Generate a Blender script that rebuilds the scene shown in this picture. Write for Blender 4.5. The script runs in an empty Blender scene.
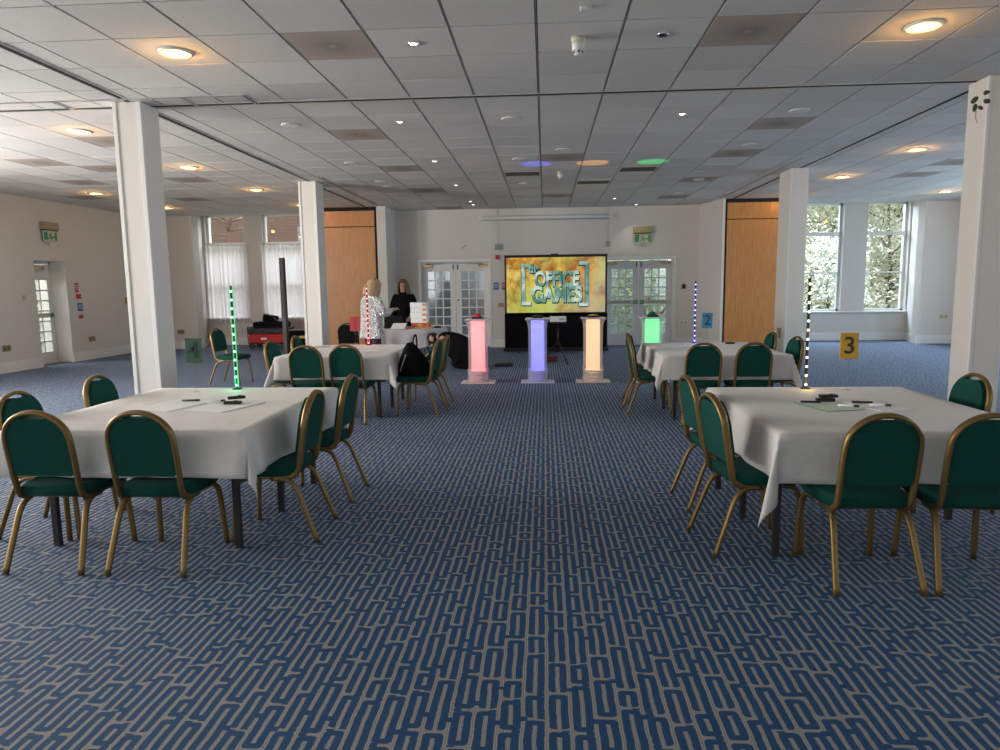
import bpy, bmesh, math, random
from mathutils import Vector, Matrix, noise
random.seed(7)
S = bpy.context.scene
COL = S.collection
PI = math.pi
# ---------------------------------------------------------------- camera, world, light, exposure
H_CAM = 1.45
cam_d = bpy.data.cameras.new('camera'); cam = bpy.data.objects.new('camera', cam_d); COL.objects.link(cam)
cam_d.sensor_width = 36; cam_d.lens = 697.5*36/1000; cam_d.clip_end = 200
_p, _y, _r = .1274, .0652, .013
_F = Vector((-math.sin(_y)*math.cos(_p), math.cos(_y)*math.cos(_p), -math.sin(_p)))
_R0 = Vector((math.cos(_y), math.sin(_y), 0)); _D0 = _F.cross(_R0)
_R = math.cos(_r)*_R0 + math.sin(_r)*_D0; _D = -math.sin(_r)*_R0 + math.cos(_r)*_D0
cam.matrix_world = Matrix(((_R.x, -_D.x, -_F.x, 0), (_R.y, -_D.y, -_F.y, 0), (_R.z, -_D.z, -_F.z, H_CAM), (0, 0, 0, 1)))
S.camera = cam
S.view_settings.view_transform = 'Standard'; S.view_settings.look = 'None'
S.view_settings.gamma = 1; S.view_settings.use_curve_mapping = False
S.view_settings.exposure = 0.0
w = bpy.data.worlds.new('world'); S.world = w; w.use_nodes = True
bg = w.node_tree.nodes['Background']; bg.inputs[0].default_value = (.80, .90, 1, 1); bg.inputs[1].default_value = 1.7

def area(name, loc, rot, sx, sy, power, col=(1, 1, 1), spread=PI):
    d = bpy.data.lights.new(name, 'AREA'); d.shape = 'RECTANGLE'; d.size = sx; d.size_y = sy; d.energy = power; d.color = col; d.spread = spread
    o = bpy.data.objects.new(name, d); o.location = loc; o.rotation_euler = rot; COL.objects.link(o); return o
DAY = (1.0, .955, .90); BAY_FILL = (.60, .80, 1.0); UP = math.radians(16)
# daylight through the side windows and the windows behind the camera (all outside the frame)
for yy, pw in ((-3.2, 40), (.2, 110), (3.6, 360), (7.0, 460)):
    area('daylight', (-9.76, yy, 1.95), (0, -PI/2-UP, 0), 2.3, 2.1, pw, DAY)
for yy, pw in ((-3.2, 25), (.2, 20), (3.6, 20)):
    area('daylight', (9.76, yy, 1.95), (0, PI/2+UP, 0), 2.3, 2.1, pw, DAY)
for yy, pw in ((7.6, 60), (10.6, 80), (13.2, 90)):
    area('daylight', (9.76, yy, 1.95), (0, PI/2-.1, 0), 2.3, 2.1, pw, BAY_FILL)  # blue lamps added to brighten and tint the right bay
for k, xx in enumerate((-6.5, -2.2, 2.2, 6.5)):
    area('daylight', (xx, -6.06, 1.95), (PI/2+UP, 0, 0), 2.6, 2.3, (34, 22, 6, 5)[k], DAY)
# sky light falling through the two bays and the glazed doors: lamps stand outdoors, above the window heads
area('sky_light', (7.2, 20.6, 5.0), (-math.radians(52), 0, 0), 4.5, 3.0, 1100, (.66, .82, 1))
area('sky_light', (-7.2, 20.6, 5.0), (-math.radians(52), 0, 0), 4.5, 3.0, 420, (.95, .97, 1))
area('sky_light', (-12.2, 13.2, 2.6), (0, -math.radians(70), 0), 2.0, 2.0, 160, DAY)

# ---------------------------------------------------------------- materials
MATS = {}
def nt(name):
    m = bpy.data.materials.new(name); m.use_nodes = True; MATS[name] = m
    return m, m.node_tree.nodes, m.node_tree.links, m.node_tree.nodes['Principled BSDF']
def mat(name, col, rough=.6, metal=0, spec=.5, noise_s=0, noise_amt=0, bump=0, bump_s=None, emit=None, es=0, alpha=None, trans=0):
    m, N, L, B = nt(name)
    c = (*col, 1)
    B.inputs['Base Color'].default_value = c; B.inputs['Roughness'].default_value = rough; B.inputs['Metallic'].default_value = metal
    B.inputs['Specular IOR Level'].default_value = spec
    if trans: B.inputs['Transmission Weight'].default_value = trans
    if emit: B.inputs['Emission Color'].default_value = (*emit, 1); B.inputs['Emission Strength'].default_value = es
    if noise_amt or bump:
        tc = N.new('ShaderNodeTexCoord'); n = N.new('ShaderNodeTexNoise'); n.inputs['Scale'].default_value = noise_s or 20; n.inputs['Detail'].default_value = 5
        L.new(tc.outputs['Object'], n.inputs['Vector'])
        if noise_amt:
            mx = N.new('ShaderNodeMix'); mx.data_type = 'RGBA'
            mx.inputs['A'].default_value = (*[v*(1-noise_amt) for v in col], 1); mx.inputs['B'].default_value = (*[min(1, v*(1+noise_amt)) for v in col], 1)
            L.new(n.outputs['Fac'], mx.inputs['Factor']); L.new(mx.outputs['Result'], B.inputs['Base Color'])
        if bump:
            n2 = n
            if bump_s: n2 = N.new('ShaderNodeTexNoise'); n2.inputs['Scale'].default_value = bump_s; L.new(tc.outputs['Object'], n2.inputs['Vector'])
            b = N.new('ShaderNodeBump'); b.inputs['Strength'].default_value = bump; b.inputs['Distance'].default_value = .01
            L.new(n2.outputs['Fac'], b.inputs['Height']); L.new(b.outputs['Normal'], B.inputs['Normal'])
    return m
WALL = mat('wall_paint', (.67, .635, .585), .7, noise_s=1.3, noise_amt=.03, bump=.05, bump_s=120)
TRIMW = mat('white_gloss_paint', (.78, .77, .75), .35, noise_s=3, noise_amt=.02)
COLUMN = mat('column_paint', (.73, .70, .65), .5, noise_s=4, noise_amt=.03, bump=.04, bump_s=60)
GOLD = mat('gold_tube', (.225, .145, .052), .42, .7, noise_s=60, noise_amt=.12)
GREEN = mat('green_velvet', (.0055, .058, .044), .9, spec=.15, noise_s=120, noise_amt=.3, bump=.25, bump_s=400)
BLACKF = mat('black_fabric', (.007, .007, .008), .95, spec=.12, noise_s=80, noise_amt=.2)
BEIGE = mat('beige_fabric', (.55, .42, .33), .8)
BLACKM = mat('black_metal', (.018, .018, .02), .35, .3)
DARKLEG = mat('dark_table_leg', (.028, .024, .022), .5, .2)
PLY = mat('table_ply', (.35, .25, .15), .6)
CHROME = mat('chrome', (.7, .7, .7), .2, 1)
BRASS = mat('brass', (.5, .37, .16), .3, .9)
PLASTW = mat('white_plastic', (.72, .71, .68), .4)
PLASTO = mat('cream_plastic', (.55, .52, .36), .4)
BLACKP = mat('black_plastic', (.012, .012, .012), .4)
DARKG = mat('dark_gap', (.01, .01, .01), .9)
RED = mat('red_plastic', (.5, .03, .03), .4)
REDF = mat('red_fabric', (.55, .02, .03), .7)
ALU = mat('rail_aluminium', (.62, .62, .60), .35, .6)
PAPER = mat('paper', (.90, .90, .90), .7)
PAPERG = mat('pale_green_card', (.68, .73, .65), .7)
PAPERE = mat('green_card_edge', (.10, .45, .12), .6)
SKIN = mat('skin', (.52, .32, .24), .55, noise_s=20, noise_amt=.08)
BLOND = mat('blond_hair', (.42, .29, .16), .6, noise_s=35, noise_amt=.45, bump=.4, bump_s=60)
BROWNH = mat('brown_hair', (.17, .095, .05), .6, noise_s=35, noise_amt=.45, bump=.4, bump_s=60)
DARKH = mat('dark_hair', (.02, .014, .012), .6, noise_s=35, noise_amt=.3)
EYE = mat('eye', (.03, .02, .02), .2)
LIPS = mat('lips', (.4, .12, .11), .5)
SKIRT = mat('dark_red_trousers', (.05, .012, .018), .7)
BLKSWEAT = mat('black_knit', (.007, .007, .008), .95, spec=.1, noise_s=60, noise_amt=.3, bump=.2)
BRICK = mat('brick', (.36, .17, .11), .8, noise_s=8, noise_amt=.35)
BARK = mat('bark', (.16, .11, .08), .9, noise_s=12, noise_amt=.3, bump=.4)
LEAFY = mat('yellow_green_leaves', (.95, .88, .55), .7, noise_s=1.2, noise_amt=.45)
LEAFG = mat('green_leaves', (.42, .50, .22), .7, noise_s=1.5, noise_amt=.4)
TWIG = mat('bare_twigs', (.26, .17, .12), .9, noise_s=3, noise_amt=.3)
LAWN = mat('lawn', (.20, .25, .10), .9, noise_s=3, noise_amt=.3)
MATT = mat('door_mat', (.12, .05, .04), .9, noise_s=40, noise_amt=.3)
ORANGE = mat('orange_label', (.75, .30, .08), .6)
SIGNG = mat('exit_green', (.03, .22, .07), .4)
SIGNW = mat('exit_white', (.50, .56, .36), .4)
BLUES = mat('blue_notice', (.03, .11, .36), .5)
REDS = mat('red_notice', (.50, .04, .05), .5)
def emis(name, col, s):
    m, N, L, B = nt(name); e = N.new('ShaderNodeEmission'); e.inputs[0].default_value = (*col, 1); e.inputs[1].default_value = s
    L.new(e.outputs[0], N['Material Output'].inputs[0]); return m
WARM = emis('warm_lamp', (1, .66, .22), 5.5)
COOL = emis('spot_lamp', (1, .95, .82), 6)
GLARE = mat('unlit_lamp_glass', (.85, .85, .85), .15, .4)

def glass(name, tint=(1, 1, 1), refl=.08, rough=.02):
    m, N, L, B = nt(name); t = N.new('ShaderNodeBsdfTransparent'); t.inputs[0].default_value = (*tint, 1)
    g = N.new('ShaderNodeBsdfGlossy'); g.inputs['Roughness'].default_value = rough
    mx = N.new('ShaderNodeMixShader'); mx.inputs[0].default_value = refl
    L.new(t.outputs[0], mx.inputs[1]); L.new(g.outputs[0], mx.inputs[2]); L.new(mx.outputs[0], N['Material Output'].inputs[0]); return m
GLASS = glass('window_glass', (.97, .98, .98), .02)
CLEAR = glass('clear_acrylic', (.93, .95, .95), .12, .1)
GLASSD = glass('door_glass', (.88, .92, .93), .16, .08)
def sheer(name, col, tr):
    m, N, L, B = nt(name); B.inputs['Base Color'].default_value = (*col, 1); B.inputs['Roughness'].default_value = .8
    t = N.new('ShaderNodeBsdfTransparent'); tl = N.new('ShaderNodeBsdfTranslucent'); tl.inputs[0].default_value = (*col, 1)
    a = N.new('ShaderNodeMixShader'); a.inputs[0].default_value = .6; L.new(B.outputs[0], a.inputs[1]); L.new(tl.outputs[0], a.inputs[2])
    b = N.new('ShaderNodeMixShader'); b.inputs[0].default_value = tr; L.new(a.outputs[0], b.inputs[1]); L.new(t.outputs[0], b.inputs[2])
    L.new(b.outputs[0], N['Material Output'].inputs[0]); return m
NET = sheer('net_curtain', (.90, .87, .88), .22)
FROST = sheer('frosted_acrylic', (.80, .80, .86), .68)

class NB:
    """small helper for node maths"""
    def __init__(s, name): s.m, s.N, s.L, s.B = nt(name)
    def put(s, v, sock):
        if hasattr(v, 'is_output'): s.L.new(v, sock)
        else: sock.default_value = v
    def f(s, op, a, b=None, c=None):
        n = s.N.new('ShaderNodeMath'); n.operation = op; s.put(a, n.inputs[0])
        if b is not None: s.put(b, n.inputs[1])
        if c is not None: s.put(c, n.inputs[2])
        return n.outputs[0]
    def xyz(s, v):
        n = s.N.new('ShaderNodeSeparateXYZ'); s.L.new(v, n.inputs[0]); return n.outputs
    def comb(s, a, b, c=0.0):
        n = s.N.new('ShaderNodeCombineXYZ'); s.put(a, n.inputs[0]); s.put(b, n.inputs[1]); s.put(c, n.inputs[2]); return n.outputs[0]
    def white(s, v):
        n = s.N.new('ShaderNodeTexWhiteNoise'); n.noise_dimensions = '3D'; s.L.new(v, n.inputs['Vector']); return n.outputs['Value']
    def noise(s, v, sc, det=3, rough=.5, dist=0):
        n = s.N.new('ShaderNodeTexNoise'); n.inputs['Scale'].default_value = sc; n.inputs['Detail'].default_value = det
        n.inputs['Roughness'].default_value = rough; n.inputs['Distortion'].default_value = dist
        s.L.new(v, n.inputs['Vector']); return n.outputs['Fac']
    def mix(s, f, a, b):
        n = s.N.new('ShaderNodeMix'); n.data_type = 'RGBA'; s.put(f, n.inputs['Factor'])
        for v, k in ((a, 'A'), (b, 'B')):
            if hasattr(v, 'is_output'): s.L.new(v, n.inputs[k])
            else: n.inputs[k].default_value = (*v, 1)
        return n.outputs['Result']
    def ramp(s, f, stops):
        n = s.N.new('ShaderNodeValToRGB'); s.L.new(f, n.inputs[0]); e = n.color_ramp.elements
        while len(e) < len(stops): e.new(.5)
        for q, (p, c) in zip(e, stops): q.position = p; q.color = (*c, 1)
        return n.outputs[0]
    def coord(s, k='Object'): return s.N.new('ShaderNodeTexCoord').outputs[k]
    def bump(s, h, st, d=.01):
        b = s.N.new('ShaderNodeBump'); b.inputs['Strength'].default_value = st; b.inputs['Distance'].default_value = d
        s.L.new(h, b.inputs['Height']); s.L.new(b.outputs['Normal'], s.B.inputs['Normal'])

def carpet():
    n = NB('patterned_carpet'); f = n.f; co = n.coord(); x, y, _ = n.xyz(co)
    wob = f('ADD', f('MULTIPLY', f('SUBTRACT', n.noise(co, 70, 2), .5), .006), f('MULTIPLY', f('SUBTRACT', n.noise(co, 9, 1), .5), .009))
    x = f('ADD', x, wob)
    W, P, t, gap = .082, .42, .0262, .0148
    X = f('DIVIDE', x, W); i = f('FLOOR', X); u = f('MULTIPLY', f('SUBTRACT', f('SUBTRACT', X, i), .5), W)
    h1 = n.white(n.comb(i, 3.7))
    Y = f('ADD', f('DIVIDE', y, P), f('MULTIPLY', h1, 7.3)); j = f('FLOOR', Y); v = f('MULTIPLY', f('SUBTRACT', Y, j), P)
    s_ = f('MULTIPLY', f('ADD', .26, f('MULTIPLY', n.white(n.comb(i, j, 1.3)), .48)), P)
    first = f('LESS_THAN', v, s_)
    L_ = f('ADD', f('MULTIPLY', first, s_), f('MULTIPLY', f('SUBTRACT', 1, first), f('SUBTRACT', P, s_)))
    vl = f('SUBTRACT', v, f('MULTIPLY', f('SUBTRACT', 1, first), s_))
    hx = (W-gap)/2; r = .016
    lc = f('ABSOLUTE', f('SUBTRACT', vl, f('MULTIPLY', L_, .5)))
    qx = f('SUBTRACT', f('ABSOLUTE', u), hx-r); qy = f('SUBTRACT', lc, f('SUBTRACT', f('MULTIPLY', L_, .5), gap/2+r))
    ax, ay = f('MAXIMUM', qx, 0), f('MAXIMUM', qy, 0)
    d = f('SUBTRACT', f('ADD', f('SQRT', f('ADD', f('MULTIPLY', ax, ax), f('MULTIPLY', ay, ay))), f('MINIMUM', f('MAXIMUM', qx, qy), 0)), r)
    ring = f('MULTIPLY', f('LESS_THAN', d, 0), f('GREATER_THAN', d, -t))
    hs = n.white(n.comb(i, j, 9.1)); side = f('SUBTRACT', f('MULTIPLY', f('GREATER_THAN', hs, .5), 2), 1)
    # link through the gap on one side; the other side keeps its turn
    us = f('MULTIPLY', u, side)
    nearend = f('LESS_THAN', f('MINIMUM', vl, f('SUBTRACT', L_, vl)), gap*.7)
    link = f('MULTIPLY', f('MULTIPLY', nearend, f('LESS_THAN', f('ABSOLUTE', f('SUBTRACT', us, hx-t/2)), t/2)), f('GREATER_THAN', n.white(n.comb(i, j, 4.4)), .35))
    # grey notch opening the middle slit at one end
    hn = n.white(n.comb(i, j, 2.2))
    notch = f('MULTIPLY', f('LESS_THAN', f('ABSOLUTE', u), gap/2), f('MULTIPLY', f('LESS_THAN', vl, t+gap), f('GREATER_THAN', hn, .45)))
    # bridges to the neighbouring column
    ib = f('FLOOR', f('ADD', X, .5)); ub = f('ABSOLUTE', f('SUBTRACT', x, f('MULTIPLY', ib, W)))
    Yb = f('DIVIDE', y, P*.8); jb = f('FLOOR', Yb); vb = f('MULTIPLY', f('SUBTRACT', Yb, jb), P*.8)
    hb = n.white(n.comb(ib, jb, 7.7))
    br = f('MULTIPLY', f('MULTIPLY', f('LESS_THAN', ub, gap), f('LESS_THAN', f('ABSOLUTE', f('SUBTRACT', vb, f('MULTIPLY', hb, P*.7))), t/2)), f('GREATER_THAN', n.white(n.comb(ib, jb, 5.5)), .35))
    blue = f('MINIMUM', f('ADD', f('ADD', f('MULTIPLY', ring, f('SUBTRACT', 1, notch)), link), br), 1)
    fine = n.noise(co, 420, 2); line = f('LESS_THAN', f('ABSOLUTE', f('SUBTRACT', f('FRACT', f('DIVIDE', u, gap/2)), .5)), .22)
    gcol = n.mix(fine, (.15, .145, .14), (.58, .54, .51)); gcol = n.mix(f('MULTIPLY', line, .45), gcol, (.07, .08, .11))
    bcol = n.mix(fine, (.0045, .029, .090), (.019, .102, .238))
    col = n.mix(blue, gcol, bcol); n.L.new(col, n.B.inputs['Base Color'])
    n.B.inputs['Roughness'].default_value = .8; n.B.inputs['Specular IOR Level'].default_value = .35
    n.B.inputs['Sheen Weight'].default_value = .06; n.B.inputs['Sheen Roughness'].default_value = .4; n.B.inputs['Sheen Tint'].default_value = (.3, .55, 1, 1)
    n.bump(f('ADD', fine, f('MULTIPLY', blue, .5)), .35, .004)
    return n.m
CARPET = carpet()

def tile_mat():
    n = NB('ceiling_tile'); co = n.coord(); g = n.N.new('ShaderNodeNewGeometry')
    rnd = g.outputs['Random Per Island']; fine = n.noise(co, 90, 4, .7)
    c = n.mix(fine, (.60, .575, .54), (.86, .835, .80)); c2 = n.mix(rnd, (.86, .86, .86), (1, 1, 1))
    m = n.N.new('ShaderNodeMix'); m.data_type = 'RGBA'; m.blend_type = 'MULTIPLY'; m.inputs['Factor'].default_value = 1
    n.L.new(c, m.inputs['A']); n.L.new(c2, m.inputs['B']); n.L.new(m.outputs['Result'], n.B.inputs['Base Color'])
    n.B.inputs['Roughness'].default_value = .9; n.bump(fine, .3, .004); return n.m
TILE = tile_mat()
def vent_mat():
    n = NB('brown_vent_tile'); co = n.coord('Object'); x, y, _ = n.xyz(co)
    rr = n.f('SQRT', n.f('ADD', n.f('MULTIPLY', x, x), n.f('MULTIPLY', y, y)))
    a = n.noise(co, 9, 4, .6, 1.5); k = n.f('ADD', rr, n.f('MULTIPLY', a, .14))
    c = n.ramp(k, [(0.05, (.52, .45, .38)), (.11, (.28, .235, .20)), (.22, (.38, .33, .28)), (.40, (.46, .39, .335))])
    n.L.new(c, n.B.inputs['Base Color']); n.B.inputs['Roughness'].default_value = .85; return n.m
VENT = vent_mat()
def wood_mat():
    n = NB('wood_veneer'); co = n.coord(); mp = n.N.new('ShaderNodeMapping'); mp.inputs['Scale'].default_value = (9, 9, .9); n.L.new(co, mp.inputs[0])
    a = n.noise(mp.outputs[0], 3, 6, .6, .6)
    c = n.ramp(a, [(.3, (.42, .175, .042)), (.55, (.52, .225, .060)), (.75, (.58, .265, .08))])
    n.L.new(c, n.B.inputs['Base Color']); n.B.inputs['Roughness'].default_value = .38; return n.m
WOOD = wood_mat()
def cloth_mat(name, col):
    n = NB(name); co = n.coord()
    sw = n.f('SINE', n.f('MULTIPLY', n.noise(co, 9, 1, .5, 2.5), 60)); k = n.f('GREATER_THAN', sw, .3)
    c = n.mix(k, col, tuple(q*.955 for q in col)); n.L.new(c, n.B.inputs['Base Color'])
    n.B.inputs['Roughness'].default_value = .6; n.B.inputs['Sheen Weight'].default_value = .2
    n.bump(n.noise(co, 5, 5, .6, .5), .35, .02); return n.m
CLOTH = cloth_mat('damask_cloth', (.66, .63, .60))
CLOTH2 = cloth_mat('grey_lilac_cloth', (.52, .49, .52))
def sequin():
    n = NB('silver_sequins'); co = n.coord(); v = n.N.new('ShaderNodeTexVoronoi'); v.inputs['Scale'].default_value = 38; n.L.new(co, v.inputs['Vector'])
    n.B.inputs['Metallic'].default_value = .55; n.B.inputs['Roughness'].default_value = .32
    c = n.ramp(n.noise(co, 26, 4, .8, 2), [(.36, (.10, .10, .11)), (.46, (.70, .70, .70)), (.56, (1, 1, .98))]); n.L.new(c, n.B.inputs['Base Color'])  # white flecks in the base colour stand for sequin glints
    n.bump(v.outputs['Distance'], 1, .03); return n.m
SEQ = sequin()
def screen_mat():
    n = NB('projected_image'); co = n.coord(); x, y, z = n.xyz(co)
    a = n.noise(co, 1.6, 6, .62, 1.2); b = n.noise(co, 3.4, 5, .6, .8)
    c = n.ramp(a, [(.30, (.10, .30, .05)), (.42, (.62, .20, .05)), (.52, (.95, .55, .08)), (.62, (.98, .85, .32)), (.75, (1, 1, .80))])
    c2 = n.ramp(b, [(.35, (.55, .16, .06)), (.5, (.85, .60, .12)), (.66, (.75, .82, .25))])
    c = n.mix(.42, c, c2); dk = n.ramp(n.noise(co, 2.2, 5, .65, .4), [(.40, (.28, .14, .06)), (.56, (1, 1, 1))])
    mm = n.N.new('ShaderNodeMix'); mm.data_type = 'RGBA'; mm.blend_type = 'MULTIPLY'; mm.inputs['Factor'].default_value = .85; n.L.new(c, mm.inputs['A']); n.L.new(dk, mm.inputs['B']); c = mm.outputs['Result']
    # pale pinkish haze towards the lower right of the picture, part of the projected image
    k = n.f('MULTIPLY', n.f('SMOOTH_MAX', n.f('ADD', n.f('MULTIPLY', x, .45), n.f('MULTIPLY', z, -.35)), 0, .1), .9)
    c = n.mix(n.ramp(n.noise(co, .9, 3, .5), [(.46, (0, 0, 0)), (.60, (.8, .8, .8))]), c, (.62, .74, .16)); c = n.mix(n.f('MINIMUM', k, .6), c, (.50, .34, .36))
    e = n.N.new('ShaderNodeEmission'); n.L.new(c, e.inputs[0]); e.inputs[1].default_value = .80
    n.L.new(e.outputs[0], n.N['Material Output'].inputs[0]); return n.m
SCREEN = screen_mat()
def letter_mat():
    n = NB('projected_lettering'); co = n.coord('Object')
    c = n.ramp(n.noise(co, 2.6, 3, .5, .6), [(.36, (.10, .24, .20)), (.50, (.25, .46, .38)), (.62, (.66, .85, .74))])
    e = n.N.new('ShaderNodeEmission'); n.L.new(c, e.inputs[0]); e.inputs[1].default_value = .85
    n.L.new(e.outputs[0], n.N['Material Output'].inputs[0]); return n.m
LETTER = letter_mat(); LSHADE = emis('projected_letter_edge', (.02, .06, .055), .9)
def brick_mat():
    n = NB('brick_wall'); co = n.coord(); x, y, z = n.xyz(co); b = n.N.new('ShaderNodeTexBrick'); n.L.new(n.comb(x, z), b.inputs['Vector'])
    b.inputs['Scale'].default_value = 4.4; b.inputs['Color1'].default_value = (.30, .125, .075, 1); b.inputs['Color2'].default_value = (.21, .09, .06, 1); b.inputs['Mortar'].default_value = (.45, .40, .36, 1)
    n.L.new(b.outputs['Color'], n.B.inputs['Base Color']); n.B.inputs['Roughness'].default_value = .9; return n.m
BRICKW = brick_mat()

# ---------------------------------------------------------------- mesh helpers
class MB:
    def __init__(s): s.bm = bmesh.new(); s.mi = 0
    def _tag(s, n0):
        s.bm.faces.ensure_lookup_table()
        for f in s.bm.faces[n0:]: f.material_index = s.mi
    def box(s, x0, x1, y0, y1, z0, z1, bev=0, seg=1, M=None):
        n0 = len(s.bm.faces); b = bmesh.new() if bev else s.bm
        vs = [b.verts.new((x, y, z)) for z in (z0, z1) for y in (y0, y1) for x in (x0, x1)]
        for q in ((0, 2, 3, 1), (4, 5, 7, 6), (0, 1, 5, 4), (2, 6, 7, 3), (0, 4, 6, 2), (1, 3, 7, 5)): b.faces.new([vs[k] for k in q])
        if bev:
            bmesh.ops.bevel(b, geom=list(b.edges), offset=bev, segments=seg, affect='EDGES', profile=.7)
            s.merge(b, M)
        else:
            if M is not None:
                for v in vs: v.co = M @ v.co
            s._tag(n0)
        return s
    def merge(s, b, M=None):
        n0 = len(s.bm.faces); mp = {}
        for v in b.verts: mp[v] = s.bm.verts.new(M @ v.co if M is not None else v.co)
        for f in b.faces:
            try: s.bm.faces.new([mp[v] for v in f.verts]).smooth = f.smooth
            except ValueError: pass
        b.free(); s._tag(n0); return s
    def tube(s, pts, r, seg=8, closed=False, r2=None, cap=True, up=None, taper=None, pw=1):
        """sweep an ellipse (r across, r2 the other way) along pts"""
        n0 = len(s.bm.faces); P = [Vector(p) for p in pts]; n = len(P); r2 = r2 or r; rings = []
        prev = None
        for i in range(n):
            a = P[(i-1) % n] if (closed or i) else P[i]; b = P[(i+1) % n] if (closed or i < n-1) else P[i]
            t = (b-a).normalized()
            if up is not None: u = Vector(up) - t*Vector(up).dot(t)
            elif prev is not None: u = prev - t*prev.dot(t)
            else: u = t.orthogonal()
            if u.length < 1e-6: u = t.orthogonal()
            u.normalize(); prev = u; w_ = t.cross(u); k = taper[i] if taper else 1
            ring = []
            for q in range(seg):
                an = 2*PI*(q+.5)/seg; c, d = math.cos(an), math.sin(an)
                if pw != 1: c = math.copysign(abs(c)**pw, c); d = math.copysign(abs(d)**pw, d)
                ring.append(s.bm.verts.new(P[i] + u*(r*k*c) + w_*(r2*k*d)))
            rings.append(ring)
        for i in range(n if closed else n-1):
            A, B = rings[i], rings[(i+1) % n]
            for q in range(seg): s.bm.faces.new((A[q], A[(q+1) % seg], B[(q+1) % seg], B[q])).smooth = True
        if cap and not closed:
            s.bm.faces.new(rings[0][::-1]); s.bm.faces.new(rings[-1])
        s._tag(n0); return s
    def lathe(s, prof, c=(0, 0, 0), seg=20, axis='z', smooth=True):
        n0 = len(s.bm.faces); rings = []
        for r, z in prof:
            ring = []
            for q in range(seg):
                an = 2*PI*q/seg; x, y = r*math.cos(an), r*math.sin(an)
                v = {'z': (x, y, z), 'y': (x, z, -y), 'x': (z, x, y)}[axis]
                ring.append(s.bm.verts.new((c[0]+v[0], c[1]+v[1], c[2]+v[2])))
            rings.append(ring)
        for A, B in zip(rings, rings[1:]):
            for q in range(seg): s.bm.faces.new((A[q], A[(q+1) % seg], B[(q+1) % seg], B[q])).smooth = smooth
        s.bm.faces.new(rings[0][::-1]); s.bm.faces.new(rings[-1]); s._tag(n0); return s
    def prism(s, poly, a, b, plane='xz', bev=0):
        """polygon in a plane extruded between a and b along the third axis"""
        f3 = {'xy': lambda p, t: (p[0], p[1], t), 'xz': lambda p, t: (p[0], t, p[1]), 'yz': lambda p, t: (t, p[0], p[1])}[plane]
        b_ = bmesh.new(); A = [b_.verts.new(f3(p, a)) for p in poly]; B = [b_.verts.new(f3(p, b)) for p in poly]; n = len(poly)
        fa = b_.faces.new(A[::-1]); fb = b_.faces.new(B)
        for i in range(n): b_.faces.new((A[i], A[(i+1) % n], B[(i+1) % n], B[i]))
        if bev: bmesh.ops.bevel(b_, geom=list(fa.edges)+list(fb.edges), offset=bev, segments=2, affect='EDGES', profile=.6)
        return s.merge(b_)
    def ball(s, c, r, seg=12, sc=(1, 1, 1)):
        b = bmesh.new(); bmesh.ops.create_uvsphere(b, u_segments=seg, v_segments=max(6, seg//2+2), radius=r)
        for v in b.verts: v.co = Vector((v.co.x*sc[0]+c[0], v.co.y*sc[1]+c[1], v.co.z*sc[2]+c[2]))
        for f in b.faces: f.smooth = True
        return s.merge(b)
    def build(s, name, mats, parent=None, loc=None, recalc=True):
        if recalc: bmesh.ops.recalc_face_normals(s.bm, faces=list(s.bm.faces))
        me = bpy.data.meshes.new(name)
        if loc is not None:
            for v in s.bm.verts: v.co -= Vector(loc)
        s.bm.to_mesh(me); s.bm.free()
        for m in (mats if isinstance(mats, (list, tuple)) else [mats]): me.materials.append(m)
        o = bpy.data.objects.new(name, me); COL.objects.link(o)
        if loc is not None: o.location = loc
        if parent is not None: o.parent = parent
        return o
def thing(name, label, cat, loc=(0, 0, 0), rz=0, group=None):
    o = bpy.data.objects.new(name, None); COL.objects.link(o); o.location = loc; o.rotation_euler = (0, 0, rz); o.empty_display_size = .1
    return tag(o, label, cat, group)
def tag(o, label, cat, group=None):
    o['label'] = label; o['category'] = cat
    if group: o['group'] = group
    return o
def struct(o): o['kind'] = 'structure'; return o
def copy_tree(o, parent=None):
    c = o.copy(); COL.objects.link(c); c.parent = parent
    for ch in list(o.children): copy_tree(ch, c)
    return c
def smoothpath(pts, n=6):
    """Catmull-Rom through the points"""
    P = [Vector(p) for p in pts]; out = []
    for i in range(len(P)-1):
        a, b, c, d = P[max(i-1, 0)], P[i], P[i+1], P[min(i+2, len(P)-1)]
        for k in range(n):
            t = k/n; out.append(.5*((2*b)+(c-a)*t+(2*a-5*b+4*c-d)*t*t+(3*b-3*c+d-a)*t**3))
    out.append(P[-1]); return out
def text(name, body, size, loc, rot, m, parent, ext=.002, sx=1, bold=0, align='CENTER'):
    cu = bpy.data.curves.new(name, 'FONT'); cu.body = body; cu.size = size; cu.extrude = ext; cu.align_x = align; cu.align_y = 'CENTER'; cu.offset = bold
    o = bpy.data.objects.new(name+'_src', cu); COL.objects.link(o)
    dg = bpy.context.evaluated_depsgraph_get(); me = bpy.data.meshes.new_from_object(o.evaluated_get(dg)); bpy.data.objects.remove(o)
    me.name = name; me.materials.clear(); me.materials.append(m)
    q = bpy.data.objects.new(name, me); COL.objects.link(q); q.location = loc; q.rotation_euler = rot; q.scale = (sx, 1, 1)
    if parent is not None: q.parent = parent
    return q

# ---------------------------------------------------------------- the room
CZ = 3.215; YF = 16.5; BX = 9.7; YB = -6.0
MB().box(-10.6, 10.6, YB-.4, 18.1, -.12, 0).build('floor', CARPET)['kind'] = 'structure'

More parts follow.
